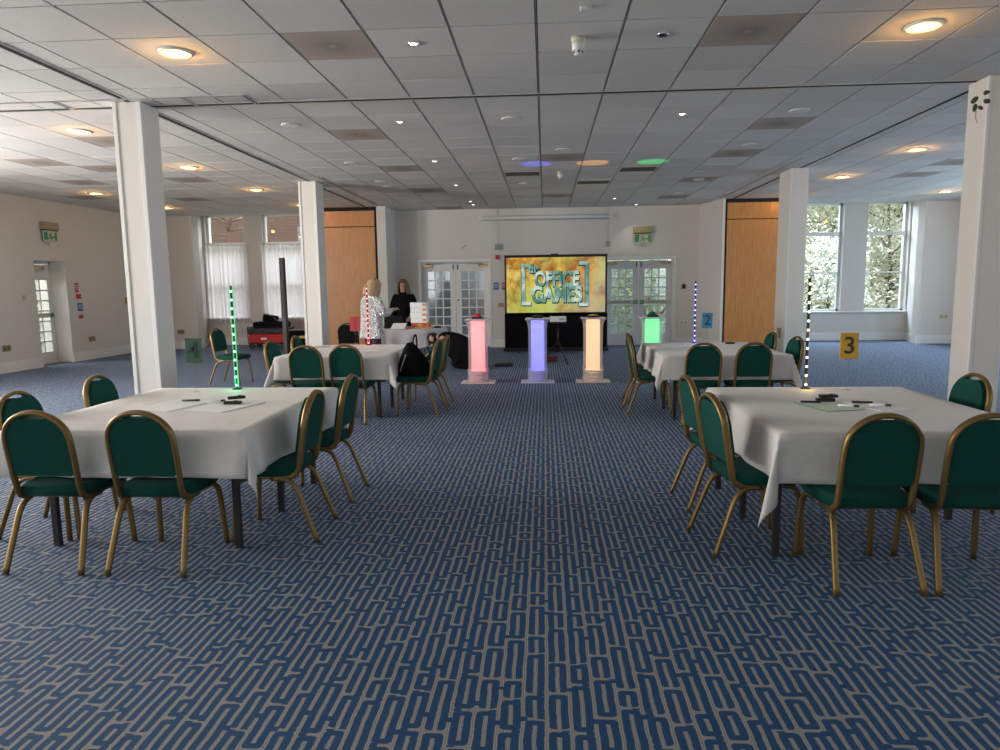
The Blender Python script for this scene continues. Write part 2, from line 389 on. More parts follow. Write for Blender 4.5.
def wall_run(mb, P0, P1, th, z0, z1, ops=()):
    """vertical slab from P0 to P1, thickness th to the left of the direction; ops = (u0,u1,za,zb)"""
    P0, P1 = Vector((*P0, 0)), Vector((*P1, 0)); d = P1-P0; L = d.length; d.normalize(); nrm = Vector((-d.y, d.x, 0))
    M = Matrix(((d.x, nrm.x, 0, P0.x), (d.y, nrm.y, 0, P0.y), (0, 0, 1, 0), (0, 0, 0, 1)))
    cur = 0
    for a, b, za, zb in sorted(ops):
        if a > cur: mb.box(cur, a, 0, th, z0, z1, M=M)
        if za > z0: mb.box(a, b, 0, th, z0, za, M=M)
        if zb < z1: mb.box(a, b, 0, th, zb, z1, M=M)
        cur = b
    if cur < L: mb.box(cur, L, 0, th, z0, z1, M=M)
ZT = 3.75
def W(name, runs):
    mb = MB()
    for r in runs: wall_run(mb, *r)
    return struct(mb.build(name, WALL))
SW = [(YB+2.8-1.05+k*3.4, ) for k in range(5)]
lops = [(yy-1.05-(-6), yy+1.05-(-6), .8, 3.1) for yy in (-3.2, .2, 3.6, 7.0)] + [(12.83+6, 13.71+6, 0, 2.05)]
W('wall_left', [((-BX, YB), (-BX, 17.0), .6, 0, ZT, lops)])
W('wall_right', [((BX, 17.0), (BX, YB), .4, 0, ZT, [(17-yy-1.05, 17-yy+1.05, .8, 3.1) for yy in (13.2, 10.6, 7.6, 3.6, .2, -3.2)])])
W('wall_back', [((BX, YB), (-BX, YB), .4, 0, ZT, [(BX-xx-1.3, BX-xx+1.3, .8, 3.1) for xx in (6.5, 2.2, -2.2, -6.5)])])
W('wall_front', [((-3.7, YF), (3.8, YF), .3, 0, ZT, [(.77, 2.40, 0, 2.03), (5.12, 6.67, 0, 2.03)])])
# stubs either side of the centre, pocket sides
mb = MB(); mb.box(-3.70, -3.5, 15.5, 16.55, 0, ZT); mb.box(-5.42, -5.25, 15.5, 17.8, 0, ZT); struct(mb.build('wall_pocket_left', WALL))
mb = MB(); mb.prism([(3.51, 16.55), (3.77, 15.38), (3.83, 15.38), (3.83, 16.55)], 0, ZT, 'xy'); mb.box(5.32, 5.50, 15.4, 17.8, 0, ZT); struct(mb.build('wall_pocket_right', WALL))
WZ0, WZ1 = .71, 3.34
W('wall_bay_left', [((-9.8, 16.65), (-8.5, 16.65), .3, 0, ZT), ((-8.5, 16.65), (-8.80, 17.75), .05, 0, ZT),
                    ((-9.1, 17.75), (-5.3, 17.75), .35, 0, ZT, [(.38, 1.42, WZ0, WZ1), (1.88, 2.95, WZ0, WZ1)])])
W('wall_bay_right', [((8.58, 16.65), (9.8, 16.65), .3, 0, ZT), ((8.84, 17.75), (8.58, 16.65), .05, 0, ZT),
                     ((5.4, 17.75), (9.2, 17.75), .35, 0, ZT, [(.75, 1.86, WZ0, WZ1), (2.42, 3.40, WZ0, WZ1)])])
# skirting boards
def skirt(name, segs):
    mb = MB()
    for P0, P1, *ops in segs:
        wall_run(mb, P0, P1, -.02, 0, .17); wall_run(mb, P0, P1, -.012, .17, .19)
    o = mb.build(name, TRIMW); return struct(o)
skirt('baseboard_left', [((-BX, 8), (-BX, 12.83)), ((-BX, 13.71), (-BX, 16.65)), ((-BX, 16.65), (-8.5, 16.65)), ((-9.1, 17.75), (-5.42, 17.75))])
skirt('baseboard_right', [((8.58, 16.65), (BX, 16.65)), ((8.84, 17.75), (8.58, 16.65)), ((5.5, 17.75), (8.84, 17.75)), ((BX, 16.65), (BX, 12))])
skirt('baseboard_front', [((-3.5, YF), (-2.93-.06, YF)), ((-1.30+.06, YF), (1.42-.06, YF)), ((2.97+.06, YF), (3.52, YF)), ((3.52, 16.5), (3.77, 15.38)), ((-3.5, 15.5), (-3.5, 16.5)), ((-3.7, 15.5), (-3.5, 15.5))])

# ceiling: lay-in tiles on a grid of bars
def cellxy(k, r): return -.05+.6*(k+.5), 4.422+.6*(r+.5)
vents = [(-3, 1), (2, 1), (-4, 6), (-4, 10), (4, 6), (4, 9), (-4, 14), (-9, 6), (-12, 8), (-11, 9), (-13, 11), (-10, 11), (-12, 15), (-15, 14), (10, 11), (10, 13),
         (0, 9), (-4, 19), (0, 16), (4, 13), (4, 17)]
vset = set(vents)
mb = MB(); bm = mb.bm
for k in range(-17, 17):
    for r in range(-18, 21):
        if (k, r) in vset: continue
        x0, y0 = -.05+.6*k, 4.422+.6*r; x1, y1 = x0+.6, y0+.6
        if x0 > BX-.02 or x1 < -BX+.02 or y1 < YB or y0 > 16.64: continue
        x0 = max(x0, -BX); x1 = min(x1, BX); y1 = min(y1, 16.64)
        gx, gy = .010, .009
        dz = [random.uniform(0, .002) + random.choice((0, 0, 0, .002)) for _ in range(4)]
        q = [(x0+gx, y0+gy), (x1-gx, y0+gy), (x1-gx, y1-gy), (x0+gx, y1-gy)]
        lo = [bm.verts.new((a, b, CZ+d)) for (a, b), d in zip(q, dz)]; hi = [bm.verts.new((a, b, CZ+.02)) for a, b in q]
        bm.faces.new(lo[::-1])
        for i in range(4): bm.faces.new((lo[i], lo[(i+1) % 4], hi[(i+1) % 4], hi[i]))
ceil = struct(mb.build('ceiling', TILE, recalc=True))
mb = MB()
for k in range(-17, 18): x = -.05+.6*k; mb.box(x-.006, x+.004, YB, 16.64, CZ+.006, CZ+.012)
g = struct(mb.build('ceiling_grid_bars', mat('grid_bar', (.42, .41, .40), .5, .3)))
mb = MB(); mb.box(-BX, BX, YB, 16.64, CZ+.03, CZ+.05); struct(mb.build('ceiling_void', DARKG))
mb = MB(); mb.box(-9.3, -5.2, 16.64, 18.1, 3.6, 3.7); mb.box(5.2, 9.3, 16.64, 18.1, 3.6, 3.7)
mb.box(-8.8, -5.3, 16.63, 16.70, CZ-.0, 3.65); mb.box(5.4, 8.8, 16.63, 16.70, CZ-.0, 3.65); struct(mb.build('ceiling_bays', WALL))
mb = MB(); mb.box(-10.4, 10.4, -6.5, 18.2, 3.76, 3.9); struct(mb.build('ceiling_slab', WALL))
# track rails for the sliding partitions
mb = MB()
def rail(x0, x1, y0, y1, wd=.085):
    al = abs(x1-x0) > abs(y1-y0)
    for o_, ww, z0, mi in ((-wd/2, .016, -.005, 0), (wd/2-.016, .016, -.005, 0), (-wd/2+.016, wd-.032, -.002, 1)):
        mb.mi = mi
        if al: mb.box(x0, x1, y0+o_, y0+o_+ww, CZ+z0, CZ+.004)
        else: mb.box(x0+o_, x0+o_+ww, y0, y1, CZ+z0, CZ+.004)
rail(-3.9, -3.9, YB, 6.62); rail(-3.9, -3.9, 6.92, 11.7); rail(-3.95, -3.95, 12.1, 15.5); rail(-3.6, -3.6, 11.3, 15.3, .05)
rail(4.0, 4.0, 6.93, 11.5); rail(4.0, 4.0, YB, 6.6); rail(3.99, 3.99, 12.05, 15.4); rail(3.7, 3.7, 10.6, 15.3, .05)
rail(-BX, BX, 6.80, 6.80, .09)
rail(-BX, -2.75, 6.52, 6.52, .045); rail(-2.75, -2.75, 6.5, 6.82, .05); rail(-3.35, -3.35, 6.5, 6.82, .04); rail(-4.6, -4.6, 6.5, 6.82, .04); rail(-5.7, -5.7, 6.5, 6.82, .04)
struct(mb.build('trim_ceiling_rails', [ALU, DARKG]))

# ceiling fittings
for i, (k, r) in enumerate(vents):
    x, y = cellxy(k, r); mb = MB(); mb.box(-.292, .292, -.296, .296, 0, .012, bev=.003)
    o = mb.build('ceiling_vent', VENT); o.location = (x, y, CZ+.002)
    tag(o, 'brown perforated air tile set in the grey tiled ceiling', 'ceiling vent', 'brown air tiles in the ceiling')
def vent_label(o, s): o['label'] = s
vo = [o for o in bpy.data.objects if o.name.startswith('ceiling_vent')]
VL = ['brown swirled air tile in ceiling above the left aisle, nearest of the left ones', 'brown swirled air tile in ceiling, nearest of the right ones']
VL += ['brown air tile in ceiling second of the line left of centre', 'brown air tile in ceiling third of the line left of centre', 'brown air tile just before the round speaker on the right, second from camera', 'brown air tile third from camera on the right of centre',
  'brown air tile fourth of the line left of centre', 'brown air tile touching the ceiling lamp left of the near left column', 'brown air tile nearest the left frame edge', 'brown air tile in left wing between two others, left of the column',
  'brown air tile in left wing above the exit sign side', 'brown air tile just right of the near left column, nearer of two there', 'brown air tile beside the small far lamp left of the near column', 'brown air tile farthest left, close to the left wall',
  'brown air tile in right wing nearer the near right column', 'brown air tile in right wing farther from camera, between two lamps', 'brown air tile in ceiling beside the orange light patch', 'brown air tile against the far wall, left of centre',
  'brown air tile near the far wall above the screen', 'brown air tile fourth on the right of centre', 'brown air tile farthest on the right of centre, near the far wall']
for o, l in zip(vo, VL): o['label'] = l
wl = [(-5, 1), (-9, 5), (-9, 9), (-9, 13), (-9, 17), (-14, 13), (-14, 17), (4, 1), (8, 9), (8, 13), (13, 17), (8, 17)]
WLL = ['large warm lamp in ceiling above the left front table, nearest on the left', 'warm ceiling lamp just left of the near left column',
       'warm ceiling lamp second beyond the near left column', 'warm ceiling lamp above the red wagon side, right of the left column', 'warm ceiling lamp beside top of the far left column',
       'warm ceiling lamp near the left wall above the emergency exit', 'warm ceiling lamp just right of the near left column, farthest of all there', 'large warm lamp in ceiling at upper right, nearest on the right',
       'warm ceiling lamp right of the far right column, above the near bay side', 'warm ceiling lamp left of the right bay windows, beyond the rail', 'warm ceiling lamp beside the near right column, above the right bay wall', 'small far warm ceiling lamp over the right bay']
for (k, r), lab in zip(wl, WLL):
    x, y = cellxy(k, r); t = thing('ceiling_lamp', lab, 'ceiling lamp', (x, y, CZ), 0, 'round warm ceiling lamps')
    m1 = MB(); m1.lathe([(.118, .006), (.125, -.004), (.118, -.014), (.100, -.016), (.092, -.006), (.092, .004)], seg=28); m1.build('lamp_rim', PLASTW, t)
    m2 = MB(); m2.lathe([(.09, -.002), (.088, -.008), (.05, -.013), (.01, -.014)], seg=24); m2.build('bulb', WARM, t)
    ld = bpy.data.lights.new('lamp_glow', 'POINT'); ld.energy = 5.5; ld.color = (1, .50, .10); ld.shadow_soft_size = .05
    lo = bpy.data.objects.new('lamp_glow', ld); COL.objects.link(lo); lo.location = (0, 0, -.055); lo.parent = t
sl = [(-2, 1, 1), (-3, 5, 1), (-3, 9, 1), (-3, 13, 1), (-3, 17, 1), (-3, 18, 1), (2, 5, 1), (2, 17, 1), (3, 19, 1), (1, 1, 0)]
SLL = ['small bright ceiling spotlight nearest the camera, left of centre', 'small bright ceiling spotlight second of the left line', 'small bright ceiling spotlight third of the left line', 'small bright ceiling spotlight fourth of the left line',
       'small bright ceiling spotlight near the far wall, left line', 'small bright ceiling spotlight closest to the far wall, left line', 'small bright ceiling spotlight right of centre', 'small bright ceiling spotlight above the right double doors, left of the two', 'small bright ceiling spotlight above the right double doors, right of the two', 'small unlit spotlight in the ceiling near the smoke detector']
for (k, r, on), lab in zip(sl, SLL):
    x, y = cellxy(k, r); t = thing('ceiling_spotlight', lab, 'spotlight', (x, y, CZ), 0, 'small spotlights in the ceiling')
    m1 = MB(); m1.lathe([(.045, .004), (.048, -.003), (.042, -.008), (.034, -.006), (.03, .002)], seg=20); m1.build('lamp_rim', CHROME, t)
    m2 = MB(); m2.lathe([(.030, .0), (.026, -.006), (.008, -.009)], seg=16); m2.build('bulb', COOL if on else BLACKP, t)
    if on:
        ld = bpy.data.lights.new('lamp_glow', 'SPOT'); ld.energy = 9; ld.color = (1, .93, .8); ld.spot_size = 1.6; ld.spot_blend = .5; ld.shadow_soft_size = .03
        lo = bpy.data.objects.new('lamp_glow', ld); COL.objects.link(lo); lo.location = (0, 0, -.02); lo.parent = t
rs = [(-1, 5), (-1, 9), (0, 8), (-1, 13), (-1, 17), (-5, 12), (-5, 13), (-5, 17), (-5, 9), (4, 5), (4, 8), (4, 13), (4, 16), (-5, 5)]
for i, (k, r) in enumerate(rs):
    x, y = cellxy(k, r)
    if (k, r) in vset: y += .0
    t = thing('ceiling_speaker', 'round white speaker in ceiling', 'ceiling speaker', (x, y, CZ), 0, 'round white speakers in the ceiling')
    MB().lathe([(.10, .004), (.105, -.002), (.095, -.007), (.078, -.008)], seg=24).build('speaker_rim', PLASTW, t)
    MB().lathe([(.076, -.002), (.074, -.007), (.03, -.009), (.005, -.009)], seg=24).build('grille', GLARE if i == 13 else PLASTW, t)
    t['label'] = ['round white ceiling speaker with pinkish grille, nearest centre', 'round white ceiling speaker just left of the blue light patch', 'round white ceiling speaker before the brown tile near the orange patch', 'round white ceiling speaker beyond the left slotted grille', 'round white ceiling speaker above the screen, farthest in the centre line',
                  'flat round white ceiling speaker over the round table side', 'round white ceiling speaker close behind another on the left', 'round white ceiling speaker near the left pilaster top', 'round white ceiling speaker on left between near and far columns', 'round white ceiling speaker on right before the nearest brown tile there',
                  'round white ceiling speaker second on the right line', 'round white ceiling speaker third on the right line', 'round white ceiling speaker farthest on the right line', 'unlit round glass ceiling fitting right of near left column'][i]
for (k, r, s, lab) in ((0, 1, 1.0, 'white smoke detector hanging from ceiling near the camera, top centre'), (0, 11, .9, 'white smoke detector hanging far away above the screen')):
    x, y = cellxy(k, r); t = thing('smoke_detector', lab, 'smoke detector', (x, y, CZ), 0)
    MB().lathe([(.052*s, .003), (.054*s, -.028*s), (.046*s, -.034*s)], seg=24).build('detector_base', PLASTO, t)
    MB().lathe([(.046*s, -.03*s), (.047*s, -.085*s), (.040*s, -.092*s)], seg=24).build('detector_body', PLASTW, t)
    m1 = MB(); m1.lathe([(.036*s, -.09*s), (.034*s, -.112*s), (.018*s, -.124*s)], seg=20)
    m1.mi = 1
    for q in range(6): a = q*PI/3; m1.box(-.007*s, .007*s, .030*s, .037*s, -.110*s, -.096*s, M=Matrix.Rotation(a, 4, 'Z'))
    m1.build('sensor_cage', [PLASTW, BLACKP], t)
t = thing('ceiling_sensor_box', 'small flat white box with reddish lens on the ceiling, top centre', 'sensor', (.27, 4.76, CZ))
MB().box(-.035, .035, -.022, .022, -.022, .002, bev=.004).build('box_body', PLASTW, t); MB().box(.008, .03, -.023, -.02, -.018, -.004).build('lens', mat('pink_lens', (.55, .35, .3), .3), t)
for x, y, lab in ((-.35, 11.45, 'narrow dark slotted grille in ceiling, left of the three'), (.85, 12.55, 'narrow dark slotted grille in ceiling, middle of the three'), (1.45, 11.25, 'narrow dark slotted grille in ceiling, right of the three')):
    t = thing('ceiling_grille', lab, 'ceiling grille', (x, y, CZ), 0, 'slotted grilles in the ceiling')
    m1 = MB(); m1.box(-.285, .285, -.22, -.205, -.004, .003); m1.box(-.285, .285, .205, .22, -.004, .003); m1.box(-.285, -.27, -.205, .205, -.004, .003); m1.box(.27, .285, -.205, .205, -.004, .003); m1.build('grille_frame', PLASTO, t)
    m1 = MB(); m1.box(-.27, .27, -.205, .205, -.0015, .003); m1.mi = 1
    for q in range(9): m1.box(-.27, .27, -.19+q*.045, -.18+q*.045, -.0035, -.0015)
    m1.build('slats', [DARKG, mat('grille_grey', (.12, .11, .10), .6) if q else None], t)

# ---------------------------------------------------------------- columns
def column(lab, x0, x1, y0, y1, grooves, extra=None):
    t = thing('column', lab, 'column', ((x0+x1)/2, (y0+y1)/2, 0)); hx, hy = (x1-x0)/2, (y1-y0)/2
    m1 = MB(); m1.box(-hx, hx, -hy, hy, 0, CZ, bev=.006); m1.build('shaft', COLUMN, t)
    if grooves:
        for s0, s1 in ((-hx-.004, -hx+.035), (hx-.04, hx+.004)):
            MB().box(s0, s1, -hy-.014, -hy+.02, 0, CZ-.001, bev=.003).build('casing', TRIMW, t)
    else:
        m1 = MB(); m1.box(-hx-.006, -hx+.02, -hy-.006, -hy+.02, 0, CZ-.001, bev=.002); m1.build('casing', TRIMW, t)
    return t
column('white square column with grooved casing behind the near left table', -4.06, -3.79, 6.61, 6.92, True)
column('white square column with grooved casing beyond the far left table', -4.09, -3.80, 11.7, 12.10, True)
cr = column('white square column at right edge with torn top and dark leaf marks', 3.88, 4.15, 6.62, 6.93, False)
column('white square column beside the right bay windows', 3.86, 4.13, 11.5, 12.05, False)
hx, hy = .135, .155
for (yy, zz, a, b, an) in ((-.10, 3.075, .030, .020, .2), (-.11, 3.0, .034, .020, .5), (.03, 3.055, .04, .025, -.3), (.02, 2.985, .022, .034, .1), (-.045, 2.965, .034, .014, .7)):
    pts = [(yy+a*math.cos(q*PI/7)*math.cos(an)-b*math.sin(q*PI/7)*math.sin(an), zz+a*math.cos(q*PI/7)*math.sin(an)+b*math.sin(q*PI/7)*math.cos(an)) for q in range(14)]
    MB().prism([(p[0]*1.3, p[1]) for p in pts], -hx-.009, -hx+.002, 'yz').build('leaf_mark', mat('dark_olive', (.03, .045, .012), .6), cr)
MB().tube([(-hx-.008, .0, 2.96), (-hx-.008, .005, 2.9), (-hx-.008, -.03, 2.84)], .003, 5).build('leaf_stem', mat('pale_green', (.4, .42, .33), .7), cr)

# ---------------------------------------------------------------- wooden partition panels
for s, x0, x1, y, lab in ((-1, -5.25, -3.76, 15.55, 'tall orange wood partition panel between the far left column and pilaster'), (1, 3.88, 5.32, 15.42, 'tall orange wood partition panel between right pilaster and far right column')):
    t = thing('partition_panel', lab, 'partition panel', ((x0+x1)/2, y, 0)); h = (x1-x0)/2
    MB().box(-h, h, 0, .05, .01, 2.78, bev=.004).build('panel', WOOD, t)
    MB().box(-h, h, 0, .05, 2.795, 3.135, bev=.004).build('top_panel', WOOD, t)
    m1 = MB(); m1.box(-h-.065, -h-.002, .01, .08, 0, CZ-.002); m1.box(h+.002, h+.06, .01, .08, 0, CZ-.002) if s < 0 else None; m1.box(-h-.06, h+.06, .012, .08, 3.14, CZ-.002); m1.box(-h, h, .055, .08, 0, 3.14)
    m1.build('black_surround', DARKG, t)

# ---------------------------------------------------------------- windows
def sash(name, x0, x1, y, z0, z1, rails, sill=True):
    t = bpy.data.objects.new(name, None); COL.objects.link(t); t.location = ((x0+x1)/2, y, 0); struct(t); h = (x1-x0)/2
    m1 = MB(); fw = .055
    m1.box(-h, -h+fw, 0, .09, z0, z1, bev=.004); m1.box(h-fw, h, 0, .09, z0, z1, bev=.004); m1.box(-h, h, 0, .09, z1-.05, z1, bev=.004); m1.box(-h, h, 0, .09, z0, z0+.06, bev=.004)
    for z, th in rails: m1.box(-h+.03, h-.03, -.02 if th > .05 else .01, .09, z-th/2, z+th/2, bev=.004)
    m1.build('window_frame', TRIMW, t)
    MB().box(-h+.04, h-.04, .045, .05, z0+.04, z1-.04).build('window_glass', GLASS, t)
    return t
def sill(t, a, b, y0, y1, z):
    MB().box(a, b, y0, y1, z-.035, z, bev=.006).build('window_sill', TRIMW, t)
yb = 17.75
for i, (x0, x1) in enumerate(((-8.72, -7.68), (-7.22, -6.15))):
    t = sash('window_%d' % (i+1), x0, x1, yb+.10, WZ0, WZ1, [(2.60, .09), (1.66, .045)])
    MB().box(-(x1-x0)/2-.06, (x1-x0)/2+.06, -.16, .02, WZ0-.03, WZ0+.005, bev=.006).build('window_sill', TRIMW, t)
for i, (x0, x1) in enumerate(((6.15, 7.26), (7.82, 8.80))):
    t = sash('window_%d' % (i+3), x0, x1, yb+.14, WZ0, WZ1, [(2.60, .085), (1.66, .035)])
m1 = MB(); m1.box(6.05, 8.83, yb-.07, yb+.15, WZ0-.03, WZ0+.006, bev=.008); struct(m1.build('trim_bay_sill', TRIMW))
# windows out of frame that carry the daylight
n_ = 5
for yy in (-3.2, .2, 3.6, 7.0):
    t = sash('window_%d' % n_, -1.05, 1.05, 0, .8, 3.1, [(1.9, .06)]); t.location = (-9.95, yy, 0); t.rotation_euler = (0, 0, PI/2); n_ += 1
for yy in (-3.2, .2, 3.6, 7.6, 10.6, 13.2):  # the last window is added to carry light into the right bay
    t = sash('window_%d' % n_, -1.05, 1.05, 0, .8, 3.1, [(1.9, .06)]); t.location = (9.95, yy, 0); t.rotation_euler = (0, 0, -PI/2); n_ += 1
for xx in (-6.5, -2.2, 2.2, 6.5):
    t = sash('window_%d' % n_, -1.3, 1.3, 0, .8, 3.1, [(1.9, .06)]); t.location = (xx, -6.25, 0); t.rotation_euler = (0, 0, PI); n_ += 1
# net curtains
def curtain(lab, x0, x1, y, z0, z1):
    mb = MB(); bm = mb.bm; nx, nz = 90, 14; g = []
    for i in range(nx+1):
        u = i/nx; row = []
        for j in range(nz+1):
            v = j/nz; x = x0+(x1-x0)*u + .012*math.sin(u*23+v*2)
            yy = y + .022*math.sin(u*58+.7*math.sin(v*3)) + .012*math.sin(u*133)
            row.append(bm.verts.new((x, yy, z0+(z1-z0)*v - (.012*math.sin(u*40) if j == 0 else 0))))
        g.append(row)
    for i in range(nx):
        for j in range(nz): bm.faces.new((g[i][j], g[i+1][j], g[i+1][j+1], g[i][j+1])).smooth = True
    c = ((x0+x1)/2, y, z0); t = thing('net_curtain', lab, 'curtain', c, 0, 'white net curtains in the left bay')
    o = mb.build('curtain_fabric', NET, t, loc=c); o.location = (0, 0, 0)
    MB().tube([(-(x1-x0)/2-.03, 0, z1-z0), ((x1-x0)/2+.03, 0, z1-z0)], .012, 8).build('curtain_rod', TRIMW, t)
curtain('white net curtain on the left window of the left bay', -8.74, -7.60, 17.69, .58, 2.56)
curtain('white net curtain on the window behind the red wagon, next to the column', -7.28, -6.1, 17.69, .58, 2.56)

# ---------------------------------------------------------------- doors
def leaf(parent, x0, x1, cols, rows, z0=.30, z1=1.80, top=1.98, margin=.13, y=0, skip=None, glassm=None):
    """glazed door leaf in the xz plane; panes cut by real glazing bars"""
    t = bpy.data.objects.new('door_leaf', None); COL.objects.link(t); t.parent = parent
    m1 = MB(); a, b = x0+margin, x1-margin; th = .045
    m1.box(x0, a, y, y+th, .01, top); m1.box(b, x1, y, y+th, .01, top); m1.box(a, b, y, y+th, .01, z0); m1.box(a, b, y, y+th, z1, top)
    bw = .028
    for i in range(1, cols): x = a+(b-a)*i/cols; m1.box(x-bw/2, x+bw/2, y-.004, y+th+.004, z0, z1)
    for j in range(1, rows): z = z0+(z1-z0)*j/rows; m1.box(a, b, y-.003, y+th+.003, z-bw/2, z+bw/2)
    m1.build('leaf_frame', TRIMW, t)
    MB().box(a-.005, b+.005, y+.02, y+.025, z0-.005, z1+.005).build('pane', glassm or GLASSD, t)
    return t
def double_door(name, x0, x1, push):
    t = bpy.data.objects.new(name, None); COL.objects.link(t); struct(t); cx = (x0+x1)/2; t.location = (cx, YF, 0); h = (x1-x0)/2
    m1 = MB(); m1.box(-h-.055, -h+.012, -.015, .30, 0, 2.03, bev=.004); m1.box(h-.012, h+.055, -.015, .30, 0, 2.03, bev=.004); m1.box(-h-.055, h+.055, -.015, .30, 2.015, 2.075, bev=.004)
    m1.build('door_frame', TRIMW, t)
    Y = .16
    for s in (-1, 1):
        a, b = (-h+.015, -.004) if s < 0 else (.004, h-.015)
        lf = leaf(t, a, b, 3, 7, y=Y)
        # closer arm
        m1 = MB(); c0 = a+.14 if s < 0 else b-.14; m1.box(c0-.11, c0+.11, Y-.06, Y, 1.90, 1.955, bev=.008); m1.build('door_closer', BRASS, lf)
        MB().tube([(c0, Y-.05, 1.965), (c0+(.22 if s < 0 else -.22), Y-.10, 1.975), (c0+(.40 if s < 0 else -.40), Y-.04, 1.99)], .009, 6).build('closer_arm', BRASS, lf)
        if push:
            m1 = MB(); m1.box(a+.03, b-.03, Y-.06, Y-.012, .985, 1.075, bev=.008); m1.build('push_bar', PLASTO if False else mat('cream_bar', (.60, .58, .50), .4), lf)
            ex = b-.07 if s < 0 else a+.07
            MB().box(ex-.045, ex+.045, Y-.068, Y-.058, .985, 1.075, bev=.002).build('exit_symbol', SIGNG, lf)
            text('push_lettering', 'PUSH TO OPEN', .062, ((a+b)/2+(-.045 if s < 0 else .045), Y-.062, 1.03), (PI/2, 0, 0), mat('grey_print', (.12, .14, .12), .5), lf, .001)
            text('exit_glyph', '\u25b6' if s > 0 else '\u25c0', .05, (ex, Y-.07, 1.03), (PI/2, 0, 0), PAPER, lf, .001)
        else:
            if s > 0:
                MB().lathe([(.018, -.02), (.02, -.012), (.012, 0)], (a+.05, Y-.0, 1.12), 12, 'y').build('lock', BLACKM, lf)
        m1 = MB(); ex = b-.05 if s < 0 else a+.05; m1.box(ex-.012, ex+.012, Y-.02, Y, 1.84, 1.96, bev=.003); m1.build('flush_bolt', BLACKM, lf)
    MB().box(-h, h, Y+.0, Y+.10, 0, .012).build('threshold', DARKLEG, t)
    return t
double_door('door_1', -2.93, -1.30, False)
double_door('door_2', 1.42, 2.97, True)
t = bpy.data.objects.new('door_3', None); COL.objects.link(t); struct(t); t.location = (-10.03, 13.27, 0); t.rotation_euler = (0, 0, PI/2)
m1 = MB(); m1.box(-.44, -.415, 0, .06, 0, 2.05); m1.box(.415, .44, 0, .06, 0, 2.05); m1.box(-.44, .44, 0, .06, 1.99, 2.05); m1.build('door_frame', TRIMW, t)
lf = leaf(t, -.41, .41, 3, 7, z0=.24, z1=1.68, margin=.07, y=.01, glassm=GLASS)
MB().box(-.35, .35, -.06, -.01, .93, 1.02, bev=.008).build('push_bar', mat('cream_bar_left', (.60, .58, .50), .4), lf)
MB().box(.27, .35, -.07, -.055, .93, 1.02, bev=.002).build('exit_symbol', SIGNG, lf)
MB().box(-.2, .2, -.07, -.01, 1.88, 1.94, bev=.008).build('door_closer', BRASS, lf)
o = MB().box(-.42, .42, -.30, -.03, 0, .012, bev=.003).build('door_mat', MATT); o.location = (-10.03, 13.27, 0.0); o.rotation_euler = (0, 0, PI/2)
tag(o, 'dark red door mat in the threshold of the left exit door', 'door mat')
o.location.x += 0.0

# ---------------------------------------------------------------- wall fittings
def exit_sign(lab, loc, rz):
    t = thing('exit_sign', lab, 'exit sign', loc, rz); t.scale = (.9, .9, .9)
    MB().box(-.24, .24, -.10, 0, .05, .21, bev=.01).build('lamp_housing', mat('olive_housing', (.33, .28, .13), .4), t)
    MB().box(-.22, .22, -.085, -.0, .03, .052).build('lamp_tray', BLACKM, t)
    MB().box(-.22, .22, -.055, -.035, -.20, .03, bev=.003).build('sign_plate', SIGNW, t)
    m1 = MB(); m1.box(-.20, -.09, -.058, -.054, -.17, .0); m1.box(.14, .20, -.058, -.054, -.17, .0)
    m1.build('green_field', SIGNG, t)
    m1 = MB(); m1.ball((0, -.058, -.03), .018, 10, (1, .3, 1)); m1.tube([(0, -.057, -.05), (.01, -.057, -.10), (.04, -.057, -.13), (.03, -.057, -.165)], .012, 6); m1.tube([(.0, -.057, -.10), (-.035, -.057, -.12), (-.06, -.057, -.15)], .01, 6)
    m1.tube([(-.05, -.057, -.06), (0, -.057, -.06), (.045, -.057, -.09)], .008, 6); m1.build('running_figure', SIGNG, t)
    MB().prism([(.07, -.085), (.12, -.085), (.12, -.06), (.135, -.1), (.12, -.14), (.12, -.115), (.07, -.115)], -.058, -.054, 'xz').build('arrow', SIGNG, t)
    m1 = MB(); m1.ball((0, -.05, -.25), .035, 12); m1.tube([(0, -.04, -.2), (0, -.045, -.23)], .008, 6); m1.tube(smoothpath([(0, -.05, -.26), (.03, -.045, -.33), (.09, -.02, -.30), (.11, -.005, -.22)]), .004, 5); m1.build('pull_cord', PLASTW, t)
exit_sign('green running man exit sign on far wall above the right double doors', (2.25, YF-.002, 2.56), 0)
exit_sign('green running man exit sign on left wall above the exit door', (-9.698, 13.3, 2.60), PI/2)
def plate(name, lab, cat, loc, rz, w_, h_, m, d=.012, group=None, extra=None):
    t = thing(name, lab, cat, loc, rz, group)
    MB().box(-w_/2, w_/2, -d, 0, -h_/2, h_/2, bev=.003).build('face_plate', m, t)
    if name == 'power_socket':
        m1 = MB()
        for s in (-1, 1):
            m1.box(s*w_*.24-.014, s*w_*.24+.014, -d-.002, -d+.001, -.018, .014)
        m1.build('socket_holes', BLACKP, t)
    if extra: extra(t, w_, h_, d)
    return t
SOCK = mat('brass_socket', (.34, .27, .16), .35, .5)
plate('power_socket', 'double power socket on left wall left of the exit door', 'socket', (-9.698, 11.95, .44), PI/2, .20, .11, SOCK)
plate('power_socket', 'double power socket on left wall right of the exit door', 'socket', (-9.698, 14.35, .43), PI/2, .20, .11, SOCK)
plate('power_socket', 'double power socket on the wall behind the sign numbered 4', 'socket', (-8.95, 16.648, .42), 0, .17, .11, SOCK)
plate('power_socket', 'pale double socket on wall right of the right bay', 'socket', (9.12, 16.648, .62), 0, .20, .10, PLASTO)
plate('power_socket', 'white double socket on far wall right of right double doors', 'socket', (3.22, YF-.002, .55), 0, .20, .11, PLASTW)
